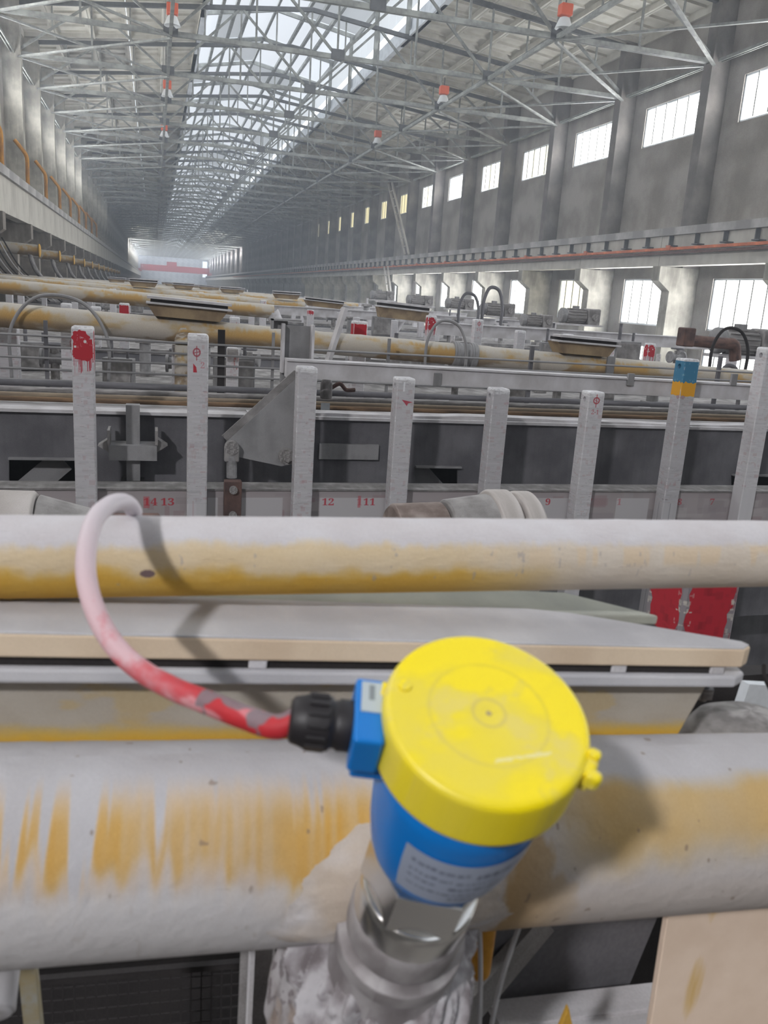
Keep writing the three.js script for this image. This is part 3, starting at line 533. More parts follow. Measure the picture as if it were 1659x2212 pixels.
// square rods seen behind the first pipe and the guard rail
{
  const g3 = rodGeo(1.2, false);
  const put = (px, py, z, m, label, w = 1, group) => { const p = az(px, py, z), o = thing('anode_rod', label, 'rod', P(p.x, p.y, z - ROD / 2), group); obj('rod_bar', rodGeo(p.y + (z < -10 ? 0.8 : 0.86), false), RODS[m], o); o.scale.set(w, 1, w); return o; };
  put(780, 694, -6.85, 'solid', 'square rod with an all red face just above the first pipe');
  put(16, 702, -6.85, 'worn', 'broad grey rod behind the guard rail at the picture edge', 1.15);
  put(148, 712, -6.85, 'edge', 'pale rod half hidden by the red topped rod, behind the guard rail');
  put(388, 742, -6.85, 'worn', 'pinkish grey rod behind the guard rail beside the ring marked rod');
  put(504, 752, -6.85, 'edge', 'pale rod behind the guard rail beside the dark rail post', 0.8);
  put(760, 850, -6.85, 'worn', 'low pale rod under the channel beam behind the rail, beside the bare rod', 0.8);
  put(960, 862, -6.85, 'edge', 'low pale rod under the channel beam, between smeared rod and drum rod', 0.8);
  put(1180, 866, -6.85, 'worn', 'low grey rod under the channel beam, near the circle marked rod', 0.8);
  put(1400, 880, -6.85, 'worn', 'low grey rod under the channel beam, before the blue topped rod', 0.8);
  const row2 = [[268, 655, 'solid', 'small red faced rod peeping between the first and second pipes'], [508, 685, 'edge', 'small pale rod end right after the nearer feed tray'], [142, 655, 'edge', 'small pale rod end over the pipe above the red topped rod'], [206, 662, 'edge', 'small pale rod end between two pipes, before the small red one'], [935, 682, 'red', 'pale rod with red paint running down, between coupling and boat tray'], [1036, 690, 'mark', 'pale rod with red scribbles standing behind the pipe coupling'], [1128, 714, 'plain', 'bare pale rod between coupling and the brown sided tray'], [1232, 722, 'mark', 'pale rod with a small red ring behind the brown sided tray'], [1322, 738, 'edge', 'short pale rod at the end of the brown sided tray'], [1410, 742, 'red', 'narrow rod with a red tip just before the blue topped rod'], [1590, 752, 'edge', 'pale rod behind the hose bend, beyond the blue topped rod']];
  for (const [px, py, m, label] of row2) put(px, py, -10.6, m, label, px < 300 ? 1 : 1);
  // the rods of the farther machines
  const ms = ['edge', 'plain', 'worn', 'edge', 'mark', 'red', 'plain', 'edge', 'ring'];
  const nthFrom = ['first', ...ORD.slice(1)], lineCount = {};
  for (let n = 0; n < 7; n++) for (let i = 0; i < 13; i++) for (const dz of [0, -1.5]) {
    if (rnd() < 0.25) continue;
    const rank = lineCount[n + '/' + dz] = (lineCount[n + '/' + dz] ?? -1) + 1;
    const z = -16.6 - n * 6 + dz, o = thing('anode_rod', `small pale rod in the ${['third', 'fourth', 'fifth', 'sixth', 'seventh', 'eighth', 'ninth'][n]} machine row down the hall`, 'rod', P(-3.4 + i * 0.9 + rnd(-0.1, 0.1), rnd(-0.5, -0.12) - 0.012 * i, z), `rods of the ${['third', 'fourth', 'fifth', 'sixth', 'seventh', 'eighth', 'ninth'][n]} machine row`);
    const m = ms[Math.floor(rnd(0, ms.length - 0.01))]; o.scale.y = (o.position.y + 0.8) / 1.2; obj('rod_bar', g3, RODS[m], o);
    if (m === 'red') { o.userData.label = o.userData.label.replace('pale rod', 'red topped rod'); o.userData.group = o.userData.group.replace('rods', 'red topped rods'); }
    if (n < 4) { o.userData.label = `small ${m === 'red' ? 'red topped' : 'pale'} rod, ${nthFrom[rank]} from the pipe side, ${dz ? 'rear' : 'front'} line of the ${['third', 'fourth', 'fifth', 'sixth'][n]} machine row`; delete o.userData.group; }
  }
}
// the further machines: hood, pipe, trays, beam, drives
const NTH = ['second', 'third', 'fourth', 'fifth', 'sixth', 'seventh', 'eighth', 'ninth', 'tenth', 'eleventh', 'twelfth'];
function motorUnit(label, p, s, group) {
  const o = thing('drive_motor', label, 'motor', p, group); o.scale.setScalar(s);
  const fins = [lathe([[0, -0.2], [0.1, -0.2], [0.11, -0.18], [0.11, 0.18], [0.1, 0.2], [0, 0.2]], 24).rotateZ(Math.PI / 2)];
  for (let i = 0; i < 14; i++) { const t = i / 14 * 6.283; fins.push(bx(0.34, 0.03, 0.008, 0, 0.115, 0).rotateX(t)); }
  obj('motor_body', merge(fins).translate(0, 0.14, 0), M.greyDust, o);
  obj('fan_cover', lathe([[0, 0.2], [0.125, 0.2], [0.13, 0.21], [0.13, 0.27], [0.1, 0.29], [0, 0.29]], 24).rotateZ(Math.PI / 2).translate(0, 0.14, 0), M.midGrey, o);
  obj('terminal_box', rbx(0.1, 0.07, 0.09, 0.01, 0, 0.28, 0), M.midGrey, o);
  obj('gearbox', [rbx(0.24, 0.3, 0.26, 0.03, 0.32, 0.13, 0), rod(P(0.32, 0.13, 0.12), P(0.32, 0.13, 0.2), 0.06, 16)], M.greyDust, o);
  obj('bedplate', bx(0.8, 0.03, 0.26, 0.1, -0.01, 0), M.dust, o);
  return o;
}
function hoseArch(label, p, w, h, r = 0.018, m = M.darkGrey, group) { return tag(obj('hose', tube([p.clone().add(P(-w, -0.1, 0)), p.clone().add(P(-w * 0.95, h * 0.6, 0)), p.clone().add(P(-w * 0.4, h, 0)), p.clone().add(P(w * 0.5, h * 0.95, 0)), p.clone().add(P(w, h * 0.5, 0.02)), p.clone().add(P(w * 1.02, -0.1, 0.03))], r, 40, 8), m), label, 'hose', group); }
{
  const yp = -0.26;
  for (let n = 0; n < 11; n++) {
    const z = -12.9 - n * 6, far = n > 3, x0 = -4.3, x1 = n === 0 ? 1.72 : n === 1 ? 3.2 : 4.2 + (n % 3) * 0.8, w = NTH[n];
    const grp = undefined;
    const pipe = thing('duct_pipe', `dusty yellow pipe across the hall on the ${w} machine row`, 'pipe');
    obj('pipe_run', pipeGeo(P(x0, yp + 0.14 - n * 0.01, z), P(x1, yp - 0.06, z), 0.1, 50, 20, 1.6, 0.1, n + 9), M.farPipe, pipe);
    obj('end_bend', [rod(P(x1 - 0.02, yp - 0.06, z), P(x1 + 0.1, yp - 0.3, z), 0.1, 18), rod(P(x1 + 0.1, yp - 0.3, z), P(x1 + 0.1, yp - 0.54, z), 0.1, 18)], M.dust, pipe);
    const hood = thing('machine_hood', `dusty grey hood and deck of the ${w} machine row`, 'machine');
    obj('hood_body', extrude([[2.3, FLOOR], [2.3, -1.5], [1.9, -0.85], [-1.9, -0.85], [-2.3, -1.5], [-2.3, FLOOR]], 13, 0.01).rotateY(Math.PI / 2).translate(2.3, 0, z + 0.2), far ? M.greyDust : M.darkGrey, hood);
    obj('deck_edge', [span(-4.2, 8.8, -0.86, -0.8, z + 1.7, z + 2.12), span(-4.2, 8.8, -0.86, -0.82, z - 1.8, z + 1.6)], M.greyDust, hood);
    const bm = thing('channel_beam', `pale grey channel beam on top of the ${w} machine row`, 'beam');
    obj('channel_web', span(n === 0 ? 4.1 : -2 + (n % 4), 9, -0.5, -0.32, z + 0.5, z + 0.62), M.dust, bm); obj('upper_lip', span(n === 0 ? 4.1 : -2 + (n % 4), 9, -0.33, -0.315, z + 0.46, z + 0.66), M.dust, bm);
    for (let i = 0; i < 3; i++) obj('beam_leg', span(n + i * 2 + 0.2 > 8.5 ? 4 + i : 4.3 + i * 2, (n + i * 2 + 0.2 > 8.5 ? 4 + i : 4.3 + i * 2) + 0.1, -0.82, -0.5, z + 0.52, z + 0.6), M.midGrey, bm);
    if (n > 0) for (const [i, xx] of [[0, -1.2 + (n % 3)], [1, 2.1 + (n % 2) * 0.7]]) trayThing(`lidded feed tray on the ${w} pipe, ${i ? 'farther from the pipe side columns' : 'closer to the pipe side columns'}`, P(xx, yp + 0.14 - 0.02 * xx, z), 0.6, 0.16, undefined, i);
  }
  // second pipe: boat shaped tray
  trayThing('pale boat shaped tray behind the red faced rod, on the third pipe', az(868, 690, -14.5), 0.95, 0.28).rotation.z = -0.05;
  trayThing('brown sided lidded tray at the end of the second pipe', az(700, 664, -13.2), 0.62, 0.13).rotation.z = -0.05;
  const put = (px, py, z, s, label) => motorUnit(label, az(px, py, z), s);
  put(1590, 768, -9.4, 1.25, 'large dusty drive motor before the brightest low window at the picture edge');
  put(1240, 700, -13.2, 0.95, 'dusty drive motor below the narrow white window, behind the ring marked rod');
  put(1065, 683, -17, 1.0, 'dusty drive motor with a hose arch beside it, below a window');
  put(985, 668, -21, 1.0, 'small drive motor at the foot of the fourth low window');
  put(900, 660, -25, 1.1, 'small drive motor beyond the boat shaped tray');
  put(1150, 706, -12.6, 0.7, 'compact drive motor next to the bare pale rod beyond the coupling');
  put(820, 648, -31, 1.2, 'tiny drive motor near the foot of the ladder');
  hoseArch('dark hose arch standing beside the drive motor below a window', az(1061, 690, -16.4), 0.2, 0.62, 0.035);
  hoseArch('dark hose arch just before the third low window', az(1010, 690, -16.4), 0.2, 0.5, 0.03);
  hoseArch('thin black hose loop over the brackets behind the blue topped rod', az(1570, 790, -8.2), 0.22, 0.4, 0.018, M.black);
  hoseArch('grey hose bend hanging at the guard rail, beyond the blue topped rod', az(1560, 905, -6.9), 0.12, 0.5, 0.02);
  hoseArch('thin grey hose looping under the first pipe behind the red topped rod', az(130, 800, -6.4), 0.32, 0.5, 0.012, M.midGrey);
  hoseArch('thin hose bent over the first pipe near the coupling', az(960, 790, -6.4), 0.16, 0.34, 0.012, M.midGrey);
  { const o = thing('bent_pipe', 'dark bent steel pipe with a square valve behind the blue topped rod', 'pipe'); const a = az(1470, 733, -9), b = az(1585, 745, -9), c = az(1588, 778, -9); obj('pipe_run', tube([a, a.clone().lerp(b, 0.5), b.clone().add(P(-0.1, 0.01, 0)), b, c], 0.07, 40, 14), M.rust, o); const v = az(1482, 728, -9); obj('valve_block', rbx(0.16, 0.22, 0.16, 0.02, v.x, v.y, v.z), M.rust, o); }
  { const o = thing('gas_canister', 'small grey canister hanging below the channel beam by the bare rod', 'canister', az(705, 838, -5.5)); obj('canister_body', lathe([[0, -0.07], [0.035, -0.07], [0.04, -0.06], [0.04, 0.03], [0.03, 0.055], [0.012, 0.075], [0.012, 0.1], [0, 0.1]], 24), M.greyDust, o); obj('hook', rod(P(0, 0.09, 0), P(0, 0.15, 0), 0.006, 8), M.rust, o); obj('side_hose', tube([P(0.03, 0, 0), P(0.09, 0.03, 0), P(0.14, -0.01, -0.02), P(0.2, -0.01, -0.03)], 0.014, 24, 8), M.rust, o); obj('tag_plate', bx(0.06, 0.045, 0.004, -0.005, -0.12, 0.02), M.white, o); }
  // cabinets, valves and small drives crowding the decks of the farther machines
  {
    const kinds = {
      junction_box: (o) => { obj('box_body', rbx(0.42, 0.36, 0.2, 0.012, 0, 0.2, 0), M.midGrey, o); obj('box_door', rbx(0.36, 0.3, 0.02, 0.005, 0, 0.2, 0.11), M.greyDust, o); obj('conduit', [rod(P(-0.1, 0.36, 0), P(-0.1, 0.62, 0), 0.025, 10), rod(P(0.12, 0.36, 0), P(0.12, 0.5, 0), 0.02, 10)], M.darkGrey, o); },
      air_cylinder: (o) => { obj('cylinder_tube', rod(P(0, 0, 0), P(0, 0.5, 0), 0.08, 20), M.midGrey, o); obj('cylinder_cap', [rbx(0.22, 0.06, 0.22, 0.01, 0, 0.5, 0), rbx(0.22, 0.06, 0.22, 0.01, 0, 0.03, 0)], M.greyDust, o); obj('piston_rod', rod(P(0, 0.52, 0), P(0, 0.68, 0), 0.03, 12), M.dust, o); },
      valve_stand: (o) => { obj('stand_pipe', rod(P(0, 0, 0), P(0, 0.4, 0), 0.05, 14), M.greyDust, o); obj('valve_body', [rod(P(-0.14, 0.28, 0), P(0.14, 0.28, 0), 0.07, 16), rod(P(-0.16, 0.28, 0), P(-0.13, 0.28, 0), 0.11, 16), rod(P(0.13, 0.28, 0), P(0.16, 0.28, 0), 0.11, 16)], M.midGrey, o); obj('hand_wheel', new THREE.TorusGeometry(0.11, 0.014, 8, 24).rotateX(1.57).translate(0, 0.44, 0), M.darkGrey, o); },
      dust_hopper: (o) => { obj('hopper_shell', muv(new THREE.CylinderGeometry(0.34, 0.12, 0.4, 4).rotateY(0.785).translate(0, 0.22, 0)), M.dust, o); obj('hopper_lid', rbx(0.54, 0.03, 0.54, 0.008, 0, 0.43, 0), M.greyDust, o); },
    };
    const names = Object.keys(kinds), src = {}, words = { junction_box: 'grey junction box with conduits', air_cylinder: 'grey upright air cylinder', valve_stand: 'dusty hand wheel valve stand', dust_hopper: 'pale square dust hopper' };
    const deck = thing('machine_deck', 'dusty grey deck behind the guard rail, carrying boxes and cylinders', 'deck');
    obj('deck_plate', span(-3.6, 8.8, -0.9, -0.86, -9.6, -6.36), M.greyDust, deck); obj('deck_skirt', span(-3.6, 8.8, -3.9, -0.9, -9.5, -6.4), M.darkGrey, deck);
    const spots = ['under the arching hose', 'behind the ring marked rod', 'behind the pin link', 'behind the gusset plate', 'under the channel beam by the canister', 'behind the smeared rod', 'between the smeared and the drum rod', 'behind the drum rod', 'between drum and circle marked rods', 'behind the circle marked rod', 'just before the blue topped rod', 'just beyond the blue topped rod', 'behind the tall last rod'];
    const taken = [], place = (kind, label, group) => { const o = src[kind] ? dup(src[kind], label, group) : (src[kind] = thing(kind, label, kind.split('_').join(' '), null, group)); if (!group) delete o.userData.group; else o.userData.group = group; o.userData.label = label; if (!o.children.length) kinds[kind](o); return o; };
    for (let i = 0; i < 26; i++) { const kind = names[[1, 0, 2, 1, 0, 1, 2][i % 7]], label = `${words[kind]} behind the guard rail, ${spots[Math.floor(i / 2)]}`, o = place(kind, label); o.position.set(-1.3 + Math.floor(i / 2) * 0.5 + (i % 2) * 0.22 + rnd(-0.06, 0.06), -0.86, -7.2 - (i % 2) * 0.8 - rnd(0, 0.4)); o.scale.setScalar(rnd(0.55, 0.85)); o.rotation.y = rnd(-0.4, 0.4); }
    for (let n = 0; n < 8; n++) for (let i = 0; i < (n ? 10 : 6); i++) {
      const kind = names[Math.floor(rnd(0, 3.99))], label = `${words[kind]} on the deck of the ${NTH[n]} machine row`;
      const o = place(kind, label, `${kind.replace('_', ' ')} row ${n + 2}`);
      let q; for (let tries = 0; tries < 40; tries++) { q = P(n ? rnd(-2.5, 8.6) : rnd(4.6, 8.6), -0.82, -12.9 - 6 * n + (rnd() < 0.5 ? rnd(-1.5, -0.45) : rnd(0.95, 1.6))); if (taken.every((t) => t.distanceTo(q) > 0.75)) break; }
      taken.push(q); o.position.copy(q); o.rotation.y = rnd(-0.3, 0.3); o.scale.setScalar(rnd(0.7, 1.15));
    }
  }
  { // repeats on one deck are told apart by their order along it
    const byLabel = {}, first = ['first', ...ORD.slice(1)];
    for (const o of scene.children) if (/machine row$/.test(o.userData.label ?? '') && ['junction_box', 'air_cylinder', 'valve_stand', 'dust_hopper'].some((k) => o.name.startsWith(k))) (byLabel[o.userData.label] ??= []).push(o);
    for (const l of Object.values(byLabel)) { l.sort((a, b) => a.position.x - b.position.x); l.forEach((o, i) => { delete o.userData.group; if (l.length > 1) o.userData.label = o.userData.label.replace(' on the deck of the', ', ' + first[i] + ' from the pipe side on the'); }); }
  }
  // exhaust ducts of the pipe side
  let ed;
  for (let k = 0; k < 12; k++) {
    const label = `yellow round ended duct below the pipe side girder, ${ORD[k]} along the row`;
    const o = ed ? dup(ed, label) : (ed = thing('exhaust_duct', label, 'duct'));
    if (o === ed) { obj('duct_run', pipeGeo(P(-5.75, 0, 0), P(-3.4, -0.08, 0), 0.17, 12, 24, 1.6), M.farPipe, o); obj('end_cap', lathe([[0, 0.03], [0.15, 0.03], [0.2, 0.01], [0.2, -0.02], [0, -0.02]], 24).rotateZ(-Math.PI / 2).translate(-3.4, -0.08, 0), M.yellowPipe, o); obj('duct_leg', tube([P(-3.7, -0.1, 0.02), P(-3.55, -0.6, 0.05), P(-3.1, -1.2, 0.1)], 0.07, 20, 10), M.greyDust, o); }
    o.position.set(0, 0.78, -29 - 6 * k);
  }
  for (let i = 0; i < 6; i++) tag(obj('cable', tube([P(-4.6 + i * 0.12, 0.9, -26), P(-4.1 + i * 0.13, 0.1, -25.5), P(-3.2 + i * 0.16, -0.7, -25)], 0.02, 20, 6), i % 2 ? M.black : M.dust), `slanting cable of the bundle at the pipe side, ${ORD[i]} from the columns`, 'cable', undefined);
  // ladder, red crane far away
  const ld = thing('wall_ladder', 'steel ladder rising past the girder between two windows of the window side wall', 'ladder');
  const run = (x, y0, z0, y1, z1) => { for (const dz of [0, 1]) obj('ladder_rail', bar(P(x, y0, z0 + dz), P(x, y1, z1 + dz), 0.12), M.girder, ld); const n = Math.round((y1 - y0) / 0.6); for (let i = 1; i < n; i++) { const y = y0 + i * (y1 - y0) / n, z = z0 + i * (z1 - z0) / n; obj('ladder_rung', bar(P(x, y, z), P(x, y, z + 1), 0.07), M.girder, ld); } };
  run(17.2, 3, -60, 8.3, -65.8); run(16.9, -4, -59.8, 2.2, -64.4);
  const cr = thing('bridge_crane', 'red bridge crane spanning the hall far away in the haze', 'crane');
  obj('main_girder', [span(-4, 17.2, 3.4, 5.2, -286, -284.5), span(-4, 17.2, 3.4, 5.2, -290, -288.5)], M.red, cr); obj('end_carriage', [span(-4.6, -3.6, 3.0, 3.8, -291, -283.5), span(16.8, 17.8, 3.0, 3.8, -291, -283.5)], M.red, cr); obj('trolley', span(4, 7, 5.2, 6.4, -289, -285.5), M.red, cr);
}

// ---------------------------------------------------------------- the near machine: pipes, feed tray, transmitter
const eX = P(0.9976, -0.0692, -0.0009).normalize(), eY = P(0, 1, 0).addScaledVector(eX, -eX.y).normalize(), eZ = new V3().crossVectors(eX, eY), O = P(0.1349, -0.3169, -0.4282);
const frame = (o, pos = O) => { o.quaternion.setFromRotationMatrix(new THREE.Matrix4().makeBasis(eX, eY, eZ)); o.position.copy(pos); return o; };
const toLocal = (p) => { const q = p.clone().sub(O); return P(q.dot(eX), q.dot(eY), q.dot(eZ)); };
const R1 = 0.057;
{
  // front pipe: u runs 0.8 m, from x = -0.35 to 0.45
  const T = tex(2048, 512, (u, v, i, j) => {
    const x = -0.35 + u * 0.8, front = v < 0.5, a = (front ? v : 1 - v) * 360;
    const left = 1 - sm(-0.03, 0.02, x), right = sm(0.05, 0.13, x);
    const n1 = fbm(u * 40, v * 10, 3, 4, 40), col = fbm(u * 75, 1.5 + v * 1.2, 7, 3, 75), fine = fbm(u * 220, v * 14, 11, 3, 220), g = (hash(i, j, 2) - 0.5) * 9;
    const dust = mix([196, 195, 199], [176, 172, 174], fbm(u * 18, v * 6, 17, 5, 18));
    // left: drips of bare paint between dust columns
    const sat = 0.05 + sm(-0.15, -0.1, x) * 0.09, h1 = 0.42 * fbm(u * 40, 2.2, 7, 2, 40) + 0.34 * vn(u * 120, 5.5, 9, 120) + 0.24 * vn(u * 300, 6.5, 19, 300), top = 28 + 70 * sm(0.4 + sat, 0.66 + sat * 1.4, h1) + 6 * (fine - 0.5), bot = 66 + 16 * (n1 - 0.5) + 22 * (vn(u * 150, 8.5, 10, 150) - 0.5) + 16 * sm(-0.1, -0.05, x);
    let pl = sm(top - 5, top + 20, a) * (1 - sm(bot - 8, bot + 8, a)) * clamp(0.62 + 0.9 * (fbm(u * 22, v * 5, 27, 3, 22) - 0.4) + 0.5 * (vn(u * 260, 3.3, 28, 260) - 0.5), 0.2, 1);
    const halo = sm(top - 14, top + 6, a) * (1 - sm(bot, bot + 26, a)) * 0.45;
    // right: a broad worn band
    const pr = sm(22, 38, a + 12 * (n1 - 0.5)) * (1 - sm(58, 92, a + 16 * (n1 - 0.5))) * (0.6 + 0.5 * (fbm(u * 12, v * 5, 23, 4, 12) - 0.3));
    let c = mix(dust, [204, 182, 160], clamp(halo * left * 2.1 * (0.7 + 0.6 * (h1 - 0.3)) + 0.35 * sm(66, 100, a) * (1 - left * 0.7)));
    c = mix(c, mix([206, 154, 58], [190, 150, 84], fbm(u * 30, v * 8, 29, 4, 30)), clamp(pl * left * 0.95 + pr * right * 0.85));
    const mid = (1 - left) * (1 - right); c = mix(c, mix([196, 186, 180], [176, 142, 96], sm(0.42, 0.6, n1)), mid * sm(30, 60, a) * 0.9);
    // specks of grime
    if (fbm(u * 150, v * 46, 31, 2, 150) > 0.87) c = mix(c, [130, 112, 98], 0.55);
    const pale = sm(72, 84, a + 10 * (fine - 0.5)) * left * sm(0.05, -0.12, x); c = mix(c, [204, 201, 201], pale * 0.8);
    return [c[0] + g, c[1] + g, c[2] + g];
  });
  T.repeat.set(1.25, 1); T.offset.set(-0.85 / 0.8, 0);
  const bump = rep(tex(512, 512, (u, v) => { const q = fbm(u * 40, v * 40, 61, 4, 40) * 255; return [q, q, q]; }, false), 0.25), bumpPipe = bump.clone(); bumpPipe.repeat.set(4, 1.43); bumpPipe.needsUpdate = true;
  const p = frame(thing('duct_pipe', 'thick pipe closest to the viewer, dusty on top with dripping yellow paint streaks', 'pipe'));
  obj('pipe_run', pipeGeo(P(-1.2, 0, 0), P(1.3, 0, 0), R1, 420, 72, 1, 0.035, 41), std('streaked_pipe', { map: T, roughness: 0.8, bumpMap: bumpPipe, bumpScale: 0.0005 }), p);
  // branch going down, with the pad welded round its root
  const crust = std('crusted_branch', { map: rep(tex(512, 512, (u, v, i, j) => {
    const n = fbm(u * 9, v * 9, 71, 5, 9), m = fbm(u * 26, v * 26, 73, 4, 26), g = (hash(i, j, 9) - 0.5) * 12;
    let c = mix([178, 174, 176], [150, 144, 144], sm(0.35, 0.65, n)); c = mix(c, [108, 100, 102], sm(0.56, 0.68, m) * 0.7); c = mix(c, [166, 138, 112], sm(0.58, 0.7, n) * 0.3); return [c[0] + g, c[1] + g, c[2] + g];
  }), 0.16), roughness: 0.95, bumpMap: bump, bumpScale: 0.0012 });
  const c0 = toLocal(at(800, 2110, 0.51)), bxx = c0.x, prof = [], BN = 40, BM = 90;
  const bp = [], bi = [], buv = [];
  for (let i = 0; i <= BN; i++) for (let j = 0; j <= BM; j++) {
    const t = j / BM * 6.28319, y = 0.0 - i / BN * 0.34, d = -y, lump = fbm((j % BM) / BM * 14, d * 60, 81, 4, 14) - 0.5, r = 0.05 + 0.006 * sm(0.06, 0.16, d) + lump * 0.016 * sm(0.05, 0.1, d);
    bp.push(bxx + Math.cos(t) * r, y, Math.sin(t) * r + 0.004); buv.push(j / BM * 0.34, d); if (i < BN && j < BM) { const o = i * (BM + 1) + j; bi.push(o, o + BM + 1, o + 1, o + 1, o + BM + 1, o + BM + 2); }
  }
  let bg = new THREE.BufferGeometry(); bg.setAttribute('position', new THREE.Float32BufferAttribute(bp, 3)); bg.setAttribute('uv', new THREE.Float32BufferAttribute(buv, 2)); bg.setIndex(bi.map((_, k) => bi[k - k % 3 + [0, 2, 1][k % 3]])); bg.computeVertexNormals();
  obj('branch_pipe', bg, crust, p);
  { // saddle pad hugging the pipe
    const pos = [], uv = [], idx = [], NA = 40, NX = 24;
    for (let i = 0; i <= NA; i++) for (let j = 0; j <= NX; j++) {
      const a = (36 + i / NA * 92) * Math.PI / 180, half = 0.03 + 0.045 * Math.sin(i / NA * 1.9) + 0.008 * (fbm(i * 0.3, 1, 5, 2) - 0.5), s = j / NX * 2 - 1, x = bxx - 0.004 + s * half;
      const edge = sm(0, 0.7, 1 - Math.abs(s)) * sm(0, 18, i) * sm(NA, NA - 8, i), r = R1 - 0.001 + 0.0075 * edge + 0.0025 * (fbm(x * 160, a * 9, 91, 3) - 0.5);
      pos.push(x, r * Math.cos(a), r * Math.sin(a)); uv.push(x + 0.3, a * R1); if (i < NA && j < NX) { const o = i * (NX + 1) + j; idx.push(o, o + NX + 1, o + 1, o + 1, o + NX + 1, o + NX + 2); }
    }
    const g = new THREE.BufferGeometry(); g.setAttribute('position', new THREE.Float32BufferAttribute(pos, 3)); g.setAttribute('uv', new THREE.Float32BufferAttribute(uv, 2)); g.setIndex(idx); g.computeVertexNormals();
    obj('saddle_pad', g, grime('saddle_crust', [198, 194, 195], [186, 172, 158], 0.16, 231, { roughness: 0.95, bumpMap: bump, bumpScale: 0.001, side: THREE.DoubleSide }, 0.1, 14), p);
  }


  // back pipe
  const c = at(0, 1203, 0.495), d = at(1659, 1196, 0.632), dir = d.clone().sub(c).normalize(), L0 = 0.7;
  const T2 = tex(2048, 256, (u, v, i, j) => {
    const x = u * 0.9, front = v < 0.5, a = (front ? v : 1 - v) * 360, g = (hash(i, j, 4) - 0.5) * 9;
    const n = fbm(u * 36, v * 8, 103, 4, 36), col = fbm(u * 90, v * 2 + 1, 107, 3, 90), fine = fbm(u * 240, v * 20, 109, 3, 240), big = fbm(u * 8, v * 3, 113, 3, 8);
    const r = sm(0.34, 0.52, x);                                   // toward the far end the dust covers more of the flank
    let q = mix([208, 206, 210], [196, 190, 192], n);
    const tanTop = 58 + 18 * (n - 0.5) + 16 * (col - 0.5) + 8 * (fine - 0.5), tanOn = sm(tanTop - 9, tanTop + 9, a) * (1 - r * 0.6);
    q = mix(q, mix([216, 192, 150], [210, 180, 126], n), tanOn * (0.72 + 0.4 * (big - 0.4)));
    q = mix(q, [206, 162, 66], sm(84, 112, a + 34 * (n - 0.5) + 16 * (col - 0.5)) * (1 - sm(0.36, 0.5, x)) * (0.8 + 0.3 * n));
    q = mix(q, [214, 190, 158], r * sm(0.46, 0.56, col) * sm(56, 64, a) * (1 - sm(82, 98, a)) * 0.6);
    if (fine > 0.8 && a > 60 && a < 115) q = mix(q, [160, 152, 152], 0.55);
    const dx = x - 0.204, da = (a - 97) / 360 * 0.176; if (dx * dx * 0.4 + da * da < 0.0000075) q = [112, 92, 92];
    return [q[0] + g, q[1] + g, q[2] + g];
  });
  T2.repeat.set(1 / 0.9, 1); T2.offset.set(-(L0 - 0.12) / 0.9, 0);
  tag(obj('duct_pipe', pipeGeo(c.clone().addScaledVector(dir, -L0), d.clone().addScaledVector(dir, 0.8), 0.0247, 300, 60, 1, 0.03, 51), std('pale_pipe', { map: T2, roughness: 0.85, bumpMap: bumpPipe, bumpScale: 0.0004 })), 'slim pale pipe with tan flank that the red hose tip lies over', 'pipe');

  // near feed tray
  const t = frame(thing('feed_tray', 'long dusty feed tray under the slim pale pipe, its thick lid tan along the edge', 'tray'));
  const tanEdge = grime('tan_edge', [226, 206, 180], [212, 190, 164], 0.2, 131, {}, 0.06, 10), lidTop = grime('lid_dust', [200, 199, 202], [184, 183, 187], 0.2, 137, { roughness: 0.95 }, 0.1, 10);
  const lidPoly = [[-0.62, 0.03], [0.255, 0.03], [0.264, 0.036], [0.262, 0.042], [0.205, 0.066], [0.15, 0.088], [0.12, 0.094], [-0.62, 0.094]];
  const flat = (pts, y0, y1, b = 0.002) => extrude(pts, y1 - y0, b).rotateX(-Math.PI / 2).translate(0, (y0 + y1) / 2, 0);
  const pl = flat(lidPoly, 0.0995, 0.1135, 0.0015); obj('lid_skirt', pl, tanEdge, t);
  obj('lid_top', flat(lidPoly.map(([x, y]) => [x - 0.001, y + 0.0005]), 0.1128, 0.1146, 0.0008), lidTop, t);
  obj('rear_plate', flat([[-0.62, 0.09], [0.14, 0.09], [0.226, 0.094], [0.2, 0.116], [0.17, 0.14], [-0.62, 0.15]], 0.105, 0.1125, 0.0015), grime('rear_plate', [172, 174, 164], [156, 158, 150], 0.2, 139, {}, 0.2, 10), t);
  for (const x of [-0.4, -0.083, 0.16, 0.238]) obj('spacer_block', rbx(0.011, 0.006, 0.02, 0.001, x, 0.0965, -0.0415), M.dust, t);
  obj('gap_shade_strip', span(-0.62, 0.235, 0.0935, 0.0996, -0.14, -0.0335), M.black, t);  // black strip put in as the shade of the gap under the lid
  obj('flange', flat([[-0.62, 0.029], [0.252, 0.029], [0.264, 0.036], [0.27, 0.06], [0.24, 0.14], [-0.62, 0.14]], 0.0845, 0.0935, 0.002), lidTop, t);
  const trayTex = tex(512, 128, (u, v, i, j) => { const n = fbm(u * 8, v * 3, 149, 4, 8), f = fbm(u * 40, v * 10, 151, 3, 40), g = (hash(i, j, 6) - 0.5) * 9; let c = mix([178, 172, 162], [160, 150, 136], n); c = mix(c, [206, 168, 66], sm(0.66, 0.96, 1 - v + 0.2 * (n - 0.5) + 0.06 * (f - 0.5))); c = mix(c, [190, 160, 96], sm(0.55, 0.65, n) * 0.35); return [c[0] + g, c[1] + g, c[2] + g]; });
  const fg = muv(extrude([[-0.62, 0.03], [0.2231, 0.03], [0.2435, 0.086], [-0.62, 0.086]], 0.09, 0.001).translate(0, 0, -0.088));
